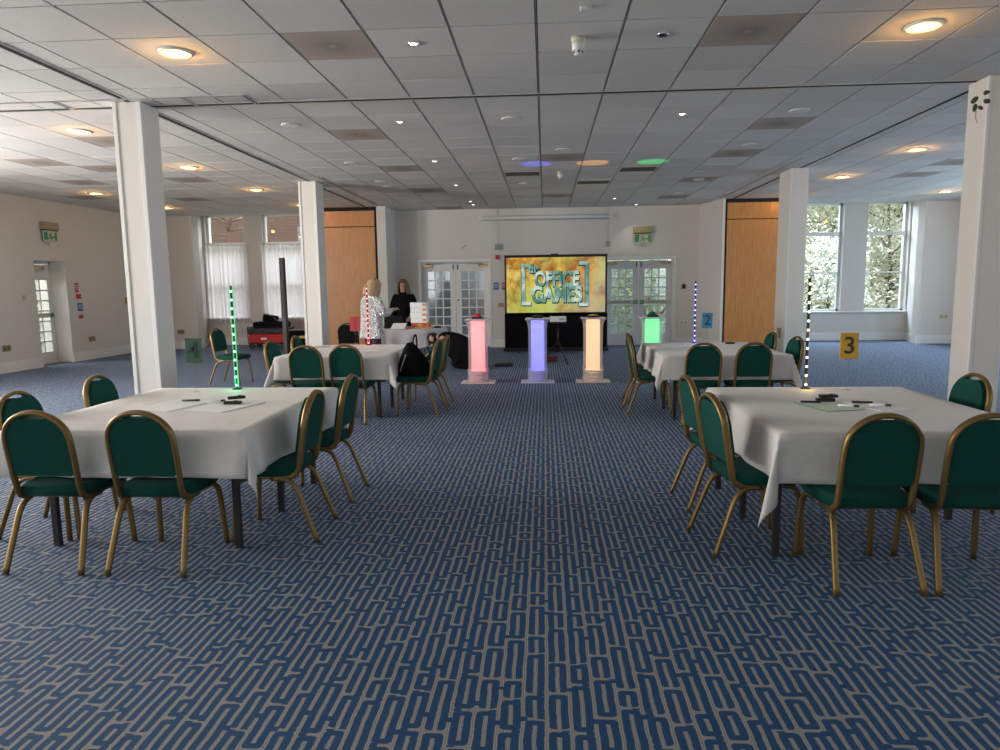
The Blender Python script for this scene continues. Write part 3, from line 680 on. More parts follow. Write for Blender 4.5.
plate('light_switch', 'small switch plate on left wall left of the exit door', 'switch', (-9.698, 12.5, 1.34), PI/2, .09, .09, mat('grey_plate', (.45, .42, .40), .4))
plate('light_switch', 'wooden coloured switch plate on left wall beside the near column', 'switch', (-9.698, 15.7, 1.22), PI/2, .12, .14, mat('tan_plate', (.40, .20, .10), .4))
plate('light_switch', 'small brass switch on the pilaster side near standing woman in black', 'switch', (-3.498, 15.95, 1.18), PI/2, .08, .14, SOCK)
plate('light_switch', 'brass wall plate on side of the far right column', 'switch', (3.838, 11.75, .62), -PI/2, .10, .16, SOCK)
plate('light_switch', 'orange brown plate on far wall left of the screen', 'switch', (-1.03, YF-.002, 1.0), 0, .13, .10, mat('orange_plate', (.5, .28, .15), .4))
plate('card_reader', 'small black box on far wall right of the right doors', 'card reader', (3.2, YF-.002, 1.38), 0, .07, .11, BLACKP, .04)
def lines(t, w_, h_, d):
    m1 = MB()
    for k in range(3): m1.box(-w_*.35, w_*.3, -d-.002, -d+.001, h_*(.22-k*.2), h_*(.28-k*.2))
    m1.build('printed_lines', PAPER, t)
plate('safety_notice', 'blue and red notice on far wall beside the left double doors', 'notice', (-1.14, YF-.002, 1.44), 0, .12, .17, BLUES, .006, extra=lines)
plate('safety_notice', 'red and white fire notice on far wall next to the screen', 'notice', (-.96, YF-.002, 1.44), 0, .10, .17, REDS, .006, extra=lines)
plate('safety_notice', 'tall red notice at top of the stack right of the left exit', 'notice', (-9.698, 14.0, 1.52), PI/2, .11, .20, REDS, .006, extra=lines)
plate('fire_call_point', 'small red call point on left wall under the red notice', 'call point', (-9.698, 14.02, 1.34), PI/2, .10, .10, RED, .04)
plate('safety_notice', 'square blue notice on left wall right of the exit door', 'notice', (-9.698, 14.06, 1.12), PI/2, .16, .17, BLUES, .006, extra=lines)
plate('safety_notice', 'small dark red notice lowest on left wall beside the exit', 'notice', (-9.698, 14.06, .92), PI/2, .14, .08, REDS, .006)
plate('fire_call_point', 'red fire call point on far wall above notices, left of screen', 'call point', (-1.10, YF-.002, 2.11), 0, .10, .10, RED, .04)
plate('junction_box', 'grey conduit box on far wall left of screen', 'junction box', (-1.08, YF-.002, 2.34), 0, .15, .13, mat('grey_box', (.30, .29, .28), .5), .06)
plate('junction_box', 'small grey box on far wall above the screen right corner', 'junction box', (1.46, YF-.002, 2.38), 0, .09, .12, mat('grey_box2', (.35, .33, .31), .5), .04)
m1 = MB(); m1.tube([(-1.08, YF-.012, CZ), (-1.08, YF-.012, 2.4)], .012, 6); o = m1.build('conduit', PLASTW); tag(o, 'white vertical conduit running down far wall left of screen', 'conduit')
m1 = MB(); m1.tube([(1.46, YF-.008, CZ), (1.46, YF-.008, 2.44)], .007, 6); o = m1.build('conduit', PLASTW); tag(o, 'thin vertical conduit running down far wall right of screen', 'conduit')
t = thing('screen_housing', 'long white roll-up screen tube fixed high on the far wall', 'screen housing', (.02, YF-.09, 3.0))
MB().tube([(-1.50, 0, 0), (1.50, 0, 0)], .045, 12).build('tube', PLASTW, t); MB().box(-1.42, 1.4, -.02, .02, -.062, -.04).build('bottom_bar', mat('grey_bar', (.35, .34, .33), .5), t)
for s in (-1, 1): MB().box(s*1.5-.03, s*1.5+.03, -.05, .088, -.05, .05, bev=.006).build('end_bracket', PLASTW, t)
o = MB().tube([(-1.95, YF-.01, 2.33), (-1.87, YF-.012, 2.37), (-1.84, YF-.012, 2.40)], .012, 5).build('wall_hook', mat('hook_grey', (.4, .38, .36), .5)); tag(o, 'small grey hook on far wall above the left double doors', 'hook')

# ---------------------------------------------------------------- free-standing projection screen
t = thing('projection_screen', 'black framed projection screen showing orange picture and OFFICE GAMES lettering', 'projection screen', (.235, 15.2, 0))
m1 = MB(); m1.box(-1.10, 1.10, 0, .015, .81, 2.07); m1.build('screen_border', BLACKP, t)
m1 = MB(); m1.box(-1.06, 1.06, -.004, .004, .86, 2.04); o = m1.build('screen_image', SCREEN, t, loc=(0, 0, 1.47)); o.location = (0, 0, 1.47)
sc_ = o
MB().box(-1.11, 1.11, -.02, .03, 2.07, 2.095, bev=.005).build('top_bar', BLACKM, t)
MB().box(-.10, .06, -.03, .03, 2.09, 2.115, bev=.005).build('top_clip', BLACKM, t)
MB().box(-1.11, 1.11, .0, .012, .06, .84).build('black_skirt', BLACKF, t)
MB().box(-1.13, 1.13, -.06, .07, .02, .10, bev=.008).build('bottom_case', BLACKM, t)
for s in (-.8, 0, .8): MB().box(s-.03, s+.03, -.10, .12, 0, .025, bev=.004).build('foot', BLACKM, t)
def scr_text(b, size, x, z, sx=1, bold=.012):
    text('lettering_edge', b, size, (x+.014, -.006, z-.018), (PI/2, 0, 0), LSHADE, t, .0015, sx, bold+.010)
    text('lettering', b, size, (x, -.011, z), (PI/2, 0, 0), LETTER, t, .0015, sx, bold)
scr_text('OFFICE', .44, .02, 1.565, .68, .016); scr_text('GAMES', .47, .02, 1.235, .74, .018); scr_text('the', .25, -.46, 1.80, .75, .010)
def bracket(s, x, z0, z1):
    for dz, yy, m_, nm in ((-.014, -.006, LSHADE, 'bracket_edge'), (0, -.012, LETTER, 'bracket')):
        e = .012 if m_ is LSHADE else 0; m1 = MB(); a = x; 
        m1.box(a-.035-e, a+.035+e, yy-.001, yy, z0+dz, z1+dz); m1.box(min(a, a-s*.17)-e, max(a, a-s*.17)+e, yy-.001, yy, z1-.07+dz-e, z1+dz+e); m1.box(min(a, a-s*.17)-e, max(a, a-s*.17)+e, yy-.001, yy, z0+dz-e, z0+.07+dz+e)
        m1.build(nm, m_, t)
bracket(-1, -.70, 1.02, 1.90); bracket(1, .67, .99, 1.94)

# ---------------------------------------------------------------- light pillars with buzzers
PC = [('pink', (1, .17, .17), -1.005, 10.42, (.62, .05, .04)), ('blue', (.10, .09, 1), -.11, 10.45, (.02, .02, .10)), ('orange', (1, .46, .14), .715, 10.48, (.55, .42, .03)), ('green', (.01, .80, .18), 1.59, 10.5, (.01, .10, .04))]
def pillar(nm, c, x, y, bc):
    t = thing('light_pillar', {'pink': 'white acrylic pillar glowing pink, leftmost of the pillars', 'blue': 'white acrylic pillar glowing blue in front of the screen', 'orange': 'white acrylic pillar glowing orange at right of the screen', 'green': 'white acrylic pillar glowing green behind the table numbered 2'}[nm], 'light pillar', (x, y, 0), 0, 'glowing game pillars')
    MB().box(-.25, .25, -.17, .17, 0, .018, bev=.004).build('base_plate', mat(nm+'_base', tuple(.62+.2*q for q in c), .35), t)  # white plate, with the pillar's glow tinted into its colour
    n = NB(nm+'_glow'); co = n.coord(); x_, y_, z_ = n.xyz(co)
    wr = n.noise(n.comb(n.f('MULTIPLY', x_, 2), y_, n.f('MULTIPLY', z_, 9)), 3, 4, .6)
    col = n.mix(n.f('MULTIPLY', wr, .35), c, tuple(min(1, q*.6+.4) for q in c))
    n.B.inputs['Base Color'].default_value = (.6, .6, .6, 1); n.L.new(col, n.B.inputs['Emission Color'])
    n.B.inputs['Emission Strength'].default_value = 1.15; n.bump(wr, .3, .02)
    # glowing fabric core, narrower than its acrylic case, gathered at the foot
    m1 = MB(); z = [.02, .05, .10, .15, .2, .25, .3, .93]; wd = [.10, .105, .098, .106, .097, .102, .098, .098]
    bm = m1.bm; prev = None
    for zz, ww in zip(z, wd):
        ring = [bm.verts.new((a*ww, b*ww*.8, zz)) for a, b in ((-1, -1), (1, -1), (1, 1), (-1, 1))]
        if prev:
            for q in range(4): bm.faces.new((prev[q], prev[(q+1) % 4], ring[(q+1) % 4], ring[q]))
        prev = ring
    m1.build('glowing_core', n.m, t)
    # frosted case: waisted column, flaring at the top and gathered at the foot
    m1 = MB(); bm = m1.bm; prev = None
    for zz, ww in ((.018, .150), (.06, .152), (.12, .145), (.20, .150), (.24, .138), (.35, .135), (.8, .136), (.88, .145), (.93, .165), (.95, .19)):
        ring = [bm.verts.new((a*ww, b*ww*.85, zz)) for a, b in ((-1, -1), (1, -1), (1, 1), (-1, 1))]
        if prev:
            for q in range(4): bm.faces.new((prev[q], prev[(q+1) % 4], ring[(q+1) % 4], ring[q]))
        prev = ring
    m1.build('acrylic_case', FROST, t)
    m1 = MB()
    for q in range(9): z = .03+q*.018; m1.tube([(-.125, -.105, z), (0, -.112, z+.008*math.sin(q*2)), (.125, -.105, z-.006), (.128, .10, z), (-.128, .10, z)], .010, 6, closed=True)
    m1.build('gathered_fabric', mat(nm+'_fabric', tuple(.55+.25*q for q in c), .8), t)  # whitish gathers; the core's glow is mixed into their base colour
    MB().box(-.18, .18, -.15, .15, .95, .965, bev=.003).build('top_plate', mat(nm+'_top', (.62, .6, .62), .3), t)
    b = thing('buzzer', {'pink': 'red dome buzzer on top of the pink pillar', 'blue': 'dark blue buzzer on top of the blue pillar', 'orange': 'yellow buzzer on top of the orange pillar', 'green': 'dark green dome buzzer on top of the green pillar'}[nm], 'buzzer', (x, y-.02, .966), 0, 'game buzzers on the pillars')
    MB().box(-.085, .085, -.07, .07, 0, .028, bev=.008).build('buzzer_base', BLACKP, b)
    h = .075 if nm in ('pink', 'green') else .045
    MB().lathe([(.062, .026), (.062, .04), (.055, h*.75), (.03, h), (.005, h+.004)], seg=20).build('buzzer_dome', mat(nm+'_dome', bc, .25), b)
    ld = bpy.data.lights.new('pillar_uplight', 'SPOT'); ld.energy = 130; ld.color = c; ld.spot_size = math.radians(13); ld.spot_blend = .35; ld.shadow_soft_size = .01
    lo = bpy.data.objects.new('pillar_uplight', ld); COL.objects.link(lo); lo.location = (0, .12, .97); lo.rotation_euler = (PI, 0, 0); lo.parent = t
    if nm == 'pink': ld.energy = 15
for a in PC: pillar(*a)

# ---------------------------------------------------------------- chairs
def chair(fab, fr, label, seatm=None):
    t = thing('banquet_chair', label, 'chair'); hw = .172
    # backrest plane: from (y=-.185,z=.43) to (-.255,.845)
    def bp(x, s, n=0):
        a = math.atan2(.07, .415); return (x, -.185-math.sin(a)*s+math.cos(a)*n, .43+math.cos(a)*s+math.sin(a)*n)
    pts = [(-hw, -.02, .372), (-hw, -.11, .374), (-hw, -.165, .392)]
    Ls = .421; sh = Ls-hw+.004; arc = []
    pts += [bp(-hw, .02), bp(-hw-.002, .12), bp(-hw-.002, sh-.02)]
    for q in range(1, 12):
        an = PI-PI*q/12; pts.append(bp((hw+.002)*math.cos(an), sh+(hw-.004)*math.sin(an)**.9))
    pts += [bp(hw+.002, sh-.02), bp(hw+.002, .12), bp(hw, .02), (hw, -.165, .392), (hw, -.11, .374), (hw, -.02, .372)]
    MB().tube(smoothpath(pts, 2), .0185, 8, r2=.012, pw=.7, up=(0, 1, .17)).build('back_frame', fr, t)
    # upholstered back with the hand slot at the top
    hc = hw-.012; poly = [(-hc+.012, .075), (hc-.012, .075), (hc, .09)]
    for q in range(0, 49):
        an = PI*q/48; x = hc*math.cos(an); s = sh+(hc-.004)*math.sin(an)**.9
        s -= .022*max(0, 1-(abs(x)/.07)**2)**.5
        poly.append((x, s))
    poly.append((-hc, .09))
    b_ = bmesh.new(); A = [b_.verts.new(bp(p[0], p[1], -.010)) for p in poly]; B = [b_.verts.new(bp(p[0], p[1], .038)) for p in poly]; n = len(poly)
    fa = b_.faces.new(A); fb = b_.faces.new(B[::-1])
    for i in range(n): b_.faces.new((A[i], B[i], B[(i+1) % n], A[(i+1) % n]))
    bmesh.ops.bevel(b_, geom=list(fb.edges), offset=.007, segments=2, affect='EDGES', profile=.5)
    MB().merge(b_).build('backrest', fab, t)
    # seat cushion
    b_ = bmesh.new(); poly = [(-.165, -.17), (.165, -.17), (.195, -.10), (.205, .10), (.19, .19), (.15, .222), (-.15, .222), (-.19, .19), (-.205, .10), (-.195, -.10)]
    A = [b_.verts.new((*p, .386)) for p in poly]; B = [b_.verts.new((*p, .446)) for p in poly]; n = len(poly)
    fa = b_.faces.new(A[::-1]); fb = b_.faces.new(B)
    for i in range(n): b_.faces.new((A[i], A[(i+1) % n], B[(i+1) % n], B[i]))
    bmesh.ops.bevel(b_, geom=list(fb.edges), offset=.022, segments=3, affect='EDGES', profile=.5)
    for f in b_.faces: f.smooth = True
    MB().merge(b_).build('seat', seatm or fab, t)
    m1 = MB(); m1.tube([(-hw, -.14, .376), (-hw, .16, .376)], .011, 8); m1.tube([(hw, -.14, .376), (hw, .16, .376)], .011, 8); m1.tube([(-hw, .14, .376), (hw, .14, .376)], .011, 8); m1.tube([(-hw, -.12, .376), (hw, -.12, .376)], .011, 8)
    m1.build('seat_frame', fr, t)
    for s in (-1, 1):
        m1 = MB(); m1.tube(smoothpath([(s*hw, .06, .372), (s*hw, .13, .368), (s*(hw+.008), .175, .33), (s*(hw+.016), .19, .22), (s*(hw+.026), .205, .0)], 4), .0155, 8, r2=.0125, pw=.7, up=(1, 0, 0)); m1.build('front_leg', fr, t)
        m1 = MB(); m1.tube(smoothpath([(s*hw, -.03, .366), (s*hw, -.11, .36), (s*(hw+.008), -.165, .315), (s*(hw+.018), -.215, .19), (s*(hw+.032), -.285, .0)], 4), .0155, 8, r2=.0125, pw=.7, up=(1, 0, 0)); m1.build('rear_leg', fr, t)
    return t
ch0 = chair(GREEN, GOLD, '')
R_ = math.radians
CH = [  # x, y, heading (deg, 0 faces away from camera), label
 (-2.59, 3.565, 0, 'green and gold chair, left of the two facing away at near left table', 'near left table'),
 (-2.04, 3.565, -1, 'green and gold chair, right of the two facing away at near left table', 'near left table'),
 (-1.60, 3.975, 92, 'green and gold chair on aisle side of near left table, nearer the camera', 'near left table'),
 (-1.59, 4.71, 90, 'green and gold chair on aisle side of near left table, farther one', 'near left table'),
 (-2.95, 3.98, -88, 'green and gold chair at far left edge of the photo, cut by frame', 'near left table'),
 (-2.95, 4.76, -86, 'green and gold chair peeking over the left back of near left table', 'near left table'),
 (1.145, 3.86, -82, 'green and gold chair on aisle side of near right table, nearest the camera', 'near right table'),
 (1.17, 4.60, -85, 'green and gold chair on aisle side of near right table, half hidden behind another', 'near right table'),
 (1.53, 3.46, 3, 'green and gold chair seen from behind, nearest at the near right table', 'near right table'),
 (2.03, 3.465, -3, 'green and gold chair seen from behind, cut by right edge of photo', 'near right table'),
 (2.50, 4.60, 92, 'green and gold chair at right end of near right table before the column', 'near right table'),
 (-2.52, 7.40, 0, 'green chair seen from behind, left of two at the far left table', 'far left table'),
 (-2.10, 7.46, -2, 'green chair seen from behind, right of two at the far left table', 'far left table'),
 (-2.92, 7.84, -92, 'green chair at left side of far left table, beside the black column speaker', 'far left table'),
 (-2.90, 8.62, -88, 'green chair at left side of far left table, the farther one', 'far left table'),
 (-1.45, 7.86, 84, 'green chair holding the black bag at the far left table', 'far left table'),
 (-1.45, 8.50, 90, 'green chair at right side of far left table behind the bag chair', 'far left table'),
 (1.60, 7.36, 0, 'green chair seen from behind, left of two at the far right table', 'far right table'),
 (2.10, 7.36, 0, 'green chair seen from behind, right of two at the far right table', 'far right table'),
 (1.19, 7.95, -88, 'green chair on aisle side of far right table, nearer one', 'far right table'),
 (1.27, 8.66, -90, 'green chair on aisle side of far right table, farther one', 'far right table'),
 (2.53, 7.85, 95, 'green chair at right side of far right table beside the LED pole', 'far right table'),
 (2.50, 8.62, 90, 'green chair at right rear of far right table near wood panel', 'far right table'),
 (-4.83, 10.46, -95, 'lone green and gold chair standing empty on the open left carpet', 'open carpet'),
]
for i, (x, y, h, lab, where) in enumerate(CH):
    o = ch0 if i == 0 else copy_tree(ch0)
    o.location = (x, y, 0); o.rotation_euler = (0, 0, R_(h)); o['label'] = lab; o['group'] = 'green banquet chairs at the '+where
ch0['group'] = 'green banquet chairs at the near left table'
bc = chair(BLACKF, BLACKM, 'black chair with beige seat behind the far left table by the woman', BEIGE); bc.location = (-3.32, 11.9, 0); bc.rotation_euler = (0, 0, R_(-6))

# ---------------------------------------------------------------- tables and cloths
TH = .70
def drape(name, x0, x1, y0, y1, z, d, m, seed, lab, group, rnd=0):
    cx, cy = (x0+x1)/2, (y0+y1)/2; ax, ay = (x1-x0)/2+.004, (y1-y0)/2+.004; step = .028
    name_long = abs(x0-1.17) < .01
    def axis(a):
        n = int(a/.06); inner = [-a+2*a*i/(2*n) for i in range(2*n+1)]; k = max(6, int(d/step)); out = [d*i/k for i in range(1, k+1)]
        return [-a-q for q in out[::-1]] + inner + [a+q for q in out]
    X, Y_ = axis(ax), axis(ay); mb = MB(); bm = mb.bm; g = []
    for u in X:
        row = []
        for v in Y_:
            du = max(abs(u)-ax, 0); dv = max(abs(v)-ay, 0); sx = math.copysign(1, u); sy = math.copysign(1, v)
            bx, by = max(-ax, min(ax, u)), max(-ay, min(ay, v))
            if du == 0 and dv == 0:
                p = [bx, by, z+.0015*noise.noise((u*3+seed, v*3, 0))]
            elif du > 0 and dv > 0:
                rho = math.hypot(du, dv); th = math.atan2(dv, du); lim = d*1.16; rho = rho*(1.33 if (name_long and sx < 0 and sy < 0) else 1.03)
                k = .05+.26*math.sin(2*th)**2; dir_ = (sx*math.cos(th), sy*math.sin(th))
                # one deep fold each side of the hanging corner
                k += .10*math.sin(6*th+seed)
                out = rho*k; p = [bx+dir_[0]*out, by+dir_[1]*out, z-math.sqrt(max(rho*rho-out*out, 0))]
            else:
                q = du or dv; s = v if du > 0 else u; L_ = ay if du > 0 else ax; e = q/d
                amp = (.046*e)*(.55+.45*math.cos(s*8+seed+.8*math.sin(s*5))) + .018*e*math.sin(s*21+seed*2+1.5*math.sin(s*7)) + .006*noise.noise((s*4, q*6, seed))
                edge = max(0, 1-(L_-abs(s))/.14)          # lean out to meet the corner fold
                amp = max(.004, amp)+.05*e*0 + e*d*.05*edge
                zz = z-math.sqrt(max(q*q-amp*amp, 0))
                p = [bx+(sx*amp if du > 0 else 0), by+(sy*amp if dv > 0 else 0), zz]
            row.append(bm.verts.new(p))
        g.append(row)
    for i in range(len(X)-1):
        for j in range(len(Y_)-1): bm.faces.new((g[i][j], g[i+1][j], g[i+1][j+1], g[i][j+1])).smooth = True
    o = mb.build(name, m); o.location = (cx, cy, 0); so = o.modifiers.new('thick', 'SOLIDIFY'); so.thickness = .003; so.offset = 1
    return tag(o, lab, 'tablecloth', group)
def table(x0, x1, y0, y1, lab, clab, seed, d, ins=.15):
    cx, cy = (x0+x1)/2, (y0+y1)/2; t = thing('banquet_table', lab, 'table', (cx, cy, 0), 0, 'square tables under white cloths'); ax, ay = (x1-x0)/2, (y1-y0)/2
    MB().box(-ax, ax, -ay, ay, TH-.03, TH-.004, bev=.004).build('tabletop', PLY, t)
    m1 = MB(); m1.box(-ax+.1, ax-.1, -ay+.12, -ay+.15, TH-.08, TH-.03); m1.box(-ax+.1, ax-.1, ay-.15, ay-.12, TH-.08, TH-.03); m1.box(-ax+.1, -ax+.13, -ay+.1, ay-.1, TH-.08, TH-.03); m1.box(ax-.13, ax-.1, -ay+.1, ay-.1, TH-.08, TH-.03); m1.build('apron', DARKLEG, t)
    for sx in (-1, 1):
        for sy in (-1, 0, 1):
            m1 = MB(); m1.box(-.018, .018, -.018, .018, 0, TH-.03, bev=.003, M=Matrix.Translation((sx*(ax-ins), sy*(ay-.16), 0))); m1.build('leg', DARKLEG, t)
    drape('tablecloth', x0, x1, y0, y1, TH, d, CLOTH, seed, clab, 'white damask tablecloths')
table(-2.95, -1.58, 3.53, 5.13, 'square dark legged table standing near left under a white cloth', 'white cloth on the near left table, with green LED pole', 1.0, .245)
table(1.17, 2.50, 3.50, 5.06, 'square dark legged table standing near right under a white cloth', 'white cloth on the near right table, with yellow sign 3', 2.3, .252, .05)
table(-2.96, -1.70, 7.45, 9.03, 'square table at far left under a white cloth, bag chair beside it', 'white cloth on the far left table, with red LED pole', 4.1, .252)
table(1.23, 2.54, 7.33, 8.97, 'square table at far right under a white cloth, near the green pillar', 'white cloth on the far right table, with blue LED pole', 5.2, .252)

# LED poles
def led_pole(nm, c, x, y, railc, lab, base=False):
    t = thing('led_pole', lab, 'LED pole', (x, y, TH+.004), 0, 'LED poles on the tables'); h = .77
    e = emis(nm+'_led', tuple(min(1, .35+.65*q) for q in c), 3.0); er = mat(nm+'_strip', tuple(.25+.5*q for q in c), .4, emit=c, es=railc)
    MB().box(-.009, .009, -.006, .006, 0, h, bev=.002).build('pole_core', BLACKP, t)
    if railc:
        m1 = MB(); m1.box(-.013, -.0095, -.005, .005, 0, h-.01); m1.box(.0095, .013, -.005, .005, 0, h-.01); m1.build('light_strip', er, t)
    n = 12; d0 = MB().ball((0, 0, 0), .0095, 8, (1, .6, 1)).build('led', e, t)
    for k in range(n):
        d1 = d0 if k == 0 else d0.copy()
        if k: COL.objects.link(d1)
        d1.parent = t; d1.location = (0, -.008, .03+k*(h-.07)/(n-1))
    MB().lathe([(.035, 0), (.035, .006), (.014, .01), (.012, .02)], seg=16).build('pole_foot', BLACKP, t)
    for zz, en in ((.05, .30), (.4, .12)):
        ld = bpy.data.lights.new('led_glow', 'POINT'); ld.energy = en; ld.color = c; ld.shadow_soft_size = .04
        lo = bpy.data.objects.new('led_glow', ld); COL.objects.link(lo); lo.location = (0, -.045, zz); lo.parent = t
led_pole('green', (.05, 1, .35), -2.31, 5.05, .45, 'slim LED pole with green lights on the near left table')
led_pole('red', (1, .08, .08), -2.29, 8.93, .4, 'slim LED pole with red lights on the far left table')
led_pole('blue', (.15, .15, 1), 1.87, 8.87, .15, 'slim LED pole with blue lights on the far right table')
led_pole('yellow', (1, .72, .28), 1.825, 4.98, 0, 'slim LED pole with warm yellow lights on the near right table')
# number signs
def sign(num, x, y, bgc, fg, lab, rz=0, w_=.122, h_=.18):
    t = thing('table_number', lab, 'table number sign', (x, y, TH+.004), rz, 'table number signs on thin stands')
    MB().box(-w_/2, w_/2, -.003, .003, .215, .215+h_, bev=.001).build('sign_card', mat('sign_%s' % num, bgc, .5, noise_s=8, noise_amt=.15), t)
    text('numeral', num, h_*.92, (0, -.005, .215+h_/2-.002), (PI/2, 0, 0), fg, t, .001, 1.0, .002)
    MB().box(-.0025, .0025, -.002, .002, 0, .215).build('stem', CLEAR, t)
    MB().box(-.02, .02, -.012, .012, .205, .222, bev=.002).build('clip', CLEAR, t)
    MB().lathe([(.03, 0), (.03, .002), (.005, .003)], seg=18).build('sign_foot', CLEAR, t)
sign('4', -2.56, 4.92, (.02, .075, .04), mat('num4', (.006, .02, .012), .5), 'dark green number 4 sign on the near left table')
sign('1', -2.33, 8.45, (.50, .045, .06), mat('num1', (.30, .03, .04), .5), 'red number 1 sign on the far left table')
sign('2', 1.92, 8.42, (.03, .24, .46), mat('num2', (.03, .04, .05), .5), 'blue number 2 sign on the far right table')
sign('3', 2.085, 4.92, (.62, .36, .03), mat('num3', (.06, .035, .01), .5), 'yellow number 3 sign on the near right table')

# table things: boards, pens, black buzzers
def flat(name, lab, cat, cx, cy, w_, d_, rz, m, th=.004, edge=None, group=None):
    t = thing(name, lab, cat, (cx, cy, TH+.0035), rz, group)
    MB().box(-w_/2, w_/2, -d_/2, d_/2, 0, th, bev=.001).build('sheet', m, t)
    if edge:
        m1 = MB(); m1.box(-w_/2-.004, w_/2+.004, -d_/2-.005, -d_/2, 0, th); m1.box(-w_/2-.005, -w_/2, -d_/2-.004, d_/2, 0, th); m1.build('border', edge, t)
    return t
def pen(lab, x, y, rz, z, c=BLACKP):
    t = thing('marker_pen', lab, 'pen', (x, y, z), rz, 'marker pens on the tables')
    MB().tube([(-.055, 0, .007), (.02, 0, .007), (.03, 0, .007)], .0065, 8).build('pen_barrel', PAPER if c is PAPER else BLACKP, t)
    MB().tube([(.03, 0, .007), (.06, 0, .007)], .0072, 8).build('pen_cap', BLACKP, t)
def remote(lab, x, y, rz, z):
    t = thing('handset', lab, 'handset', (x, y, z), rz, 'black handsets stacked on the tables')
    MB().box(-.055, .055, -.02, .02, 0, .019, bev=.004).build('handset_body', BLACKP, t)
    MB().lathe([(.012, .018), (.012, .023), (.003, .024)], (.02, 0, 0), 12).build('button', mat('dark_button', (.05, .05, .05), .3), t)
ZT_ = TH+.0075
flat('answer_board', 'white answer board on the near left table, left one', 'board', -2.42, 4.33, .30, .42, R_(-14), PAPER, group='boards on the near left table')
flat('answer_board', 'white answer board under the handsets on the near left table', 'board', -2.05, 4.30, .30, .40, R_(-18), PAPER, group='boards on the near left table')
pen('black pen on the left board at the near left table', -2.37, 4.47, R_(8), ZT_+.001)
pen('white pen between the boards at the near left table', -2.17, 4.42, R_(55), ZT_+.001, PAPER)
remote('lower black handset on the near left table', -2.03, 4.36, R_(6), ZT_+.001)
remote('tilted black handset lying on another at the near left table', -2.04, 4.44, R_(28), ZT_+.022)
flat('answer_board', 'pale green edged board on the near right table', 'board', 1.70, 4.27, .23, .34, R_(12), PAPERG, edge=PAPERE)
flat('answer_board', 'bright white sheet right of the green board at the near right table', 'board', 1.99, 4.27, .22, .34, R_(14), PAPER)
pen('dark pen on the green board at the near right table', 1.63, 4.36, R_(-8), ZT_+.001)
pen('pen pointing right on the green board edge, near right table', 1.80, 4.22, R_(-25), ZT_+.001, PAPER)
pen('red tipped white pen on the white sheet at near right table', 1.99, 4.24, R_(-15), ZT_+.001, PAPER)
pen('thick black marker at back of the white sheet, near right table', 1.93, 4.34, R_(-10), ZT_+.001)
remote('lower black handset on the near right table', 1.745, 4.42, R_(-4), ZT_+.001)
remote('upper black handset stacked on the near right table', 1.77, 4.44, R_(6), ZT_+.0215)
t = flat('answer_board', 'white board by the handset on the far left table', 'board', -2.1, 8.1, .3, .3, R_(10), PAPER); remote('black handset on the far left table', -2.36, 8.35, R_(20), TH+.0045)
flat('answer_board', 'blue lit paper at the foot of the blue LED pole', 'board', 1.80, 8.62, .3, .35, R_(10), PAPER); remote('black handset on the far right table', 2.27, 8.72, R_(-10), TH+.0045)

# ---------------------------------------------------------------- round table group at the back
RX, RY = -2.40, 12.78
t = thing('round_table', 'round table with lilac grey cloth beside the two women', 'table', (RX, RY, 0))
MB().lathe([(.57, .665), (.575, .67), (.575, .685), (.57, .69)], seg=32).build('tabletop', PLY, t)
for k in range(4):
    a = PI/4+k*PI/2; MB().tube([(.12*math.cos(a), .12*math.sin(a), .66), (.42*math.cos(a), .42*math.sin(a), .0)], .014, 8).build('leg', BLACKM, t)
mb = MB(); bm = mb.bm; prev = None; NS = 96
rings = [(.02, 0), (.3, 0), (.565, .0), (.585, -.008), (.592, -.05), (.60, -.12), (.605, -.19), (.608, -.25)]
for qi, (rr, dz) in enumerate(rings):
    ring = []
    for s in range(NS):
        a = 2*PI*s/NS; e = max(0, -dz)/.25; r_ = rr+e*(.03*math.sin(a*11+1)+.015*math.sin(a*23)); z = .697+dz-(e*.07*(1+math.sin(a*4+.8)))*.6
        ring.append(bm.verts.new((r_*math.cos(a), r_*math.sin(a), z)))
    if prev:
        for s in range(NS): bm.faces.new((prev[s], prev[(s+1) % NS], ring[(s+1) % NS], ring[s])).smooth = True
    else: bm.faces.new(ring)
    prev = ring
o = mb.build('tablecloth', CLOTH2); o.location = (RX, RY, 0); tag(o, 'lilac grey cloth draped over the round table at the back', 'tablecloth')
for k in range(4):
    b = thing('white_box', ['lowest', 'second lowest', 'second highest', 'topmost'][k]+' white box in the stack on the round table', 'box', (RX+.12, RY-.12, .70+.10+k*.092), R_((2, -3, 1, -2)[k]), 'white boxes stacked on the round table')
    MB().box(-.15, .15, -.12, .12, 0, .09, bev=.004).build('box_body', PAPER, b); MB().box(.07, .14, -.122, -.119, .03, .075).build('box_label', ORANGE, b)
b = thing('wooden_tray', 'orange wooden crate of pieces under the white box stack', 'tray', (RX+.14, RY-.12, .70), 0)
MB().box(-.24, .24, -.16, .16, 0, .02).build('tray_base', mat('tray_wood', (.55, .30, .10), .6), b); m1 = MB(); m1.box(-.16, .16, -.13, .13, .02, .098, bev=.004); m1.build('crate', mat('crate_orange', (.5, .18, .05), .6), b)
for k in range(3): MB().box(-.12+k*.09, -.06+k*.09, -.134, -.129, .035, .085).build('crate_label', mat('crate_label%d' % k, ((.6, .06, .03), (.7, .35, .08), (.5, .05, .04))[k], .6), b)
b = thing('laptop', 'open black laptop on the left of the round table', 'laptop', (RX-.42, RY+.02, .70), R_(20))
MB().box(-.17, .17, -.12, .12, 0, .015, bev=.003).build('keyboard_base', BLACKP, b); MB().box(-.17, .17, -.004, .004, 0, .22, bev=.003, M=Matrix.Translation((0, -.12, .012)) @ Matrix.Rotation(R_(14), 4, 'X')).build('laptop_lid', BLACKP, b)
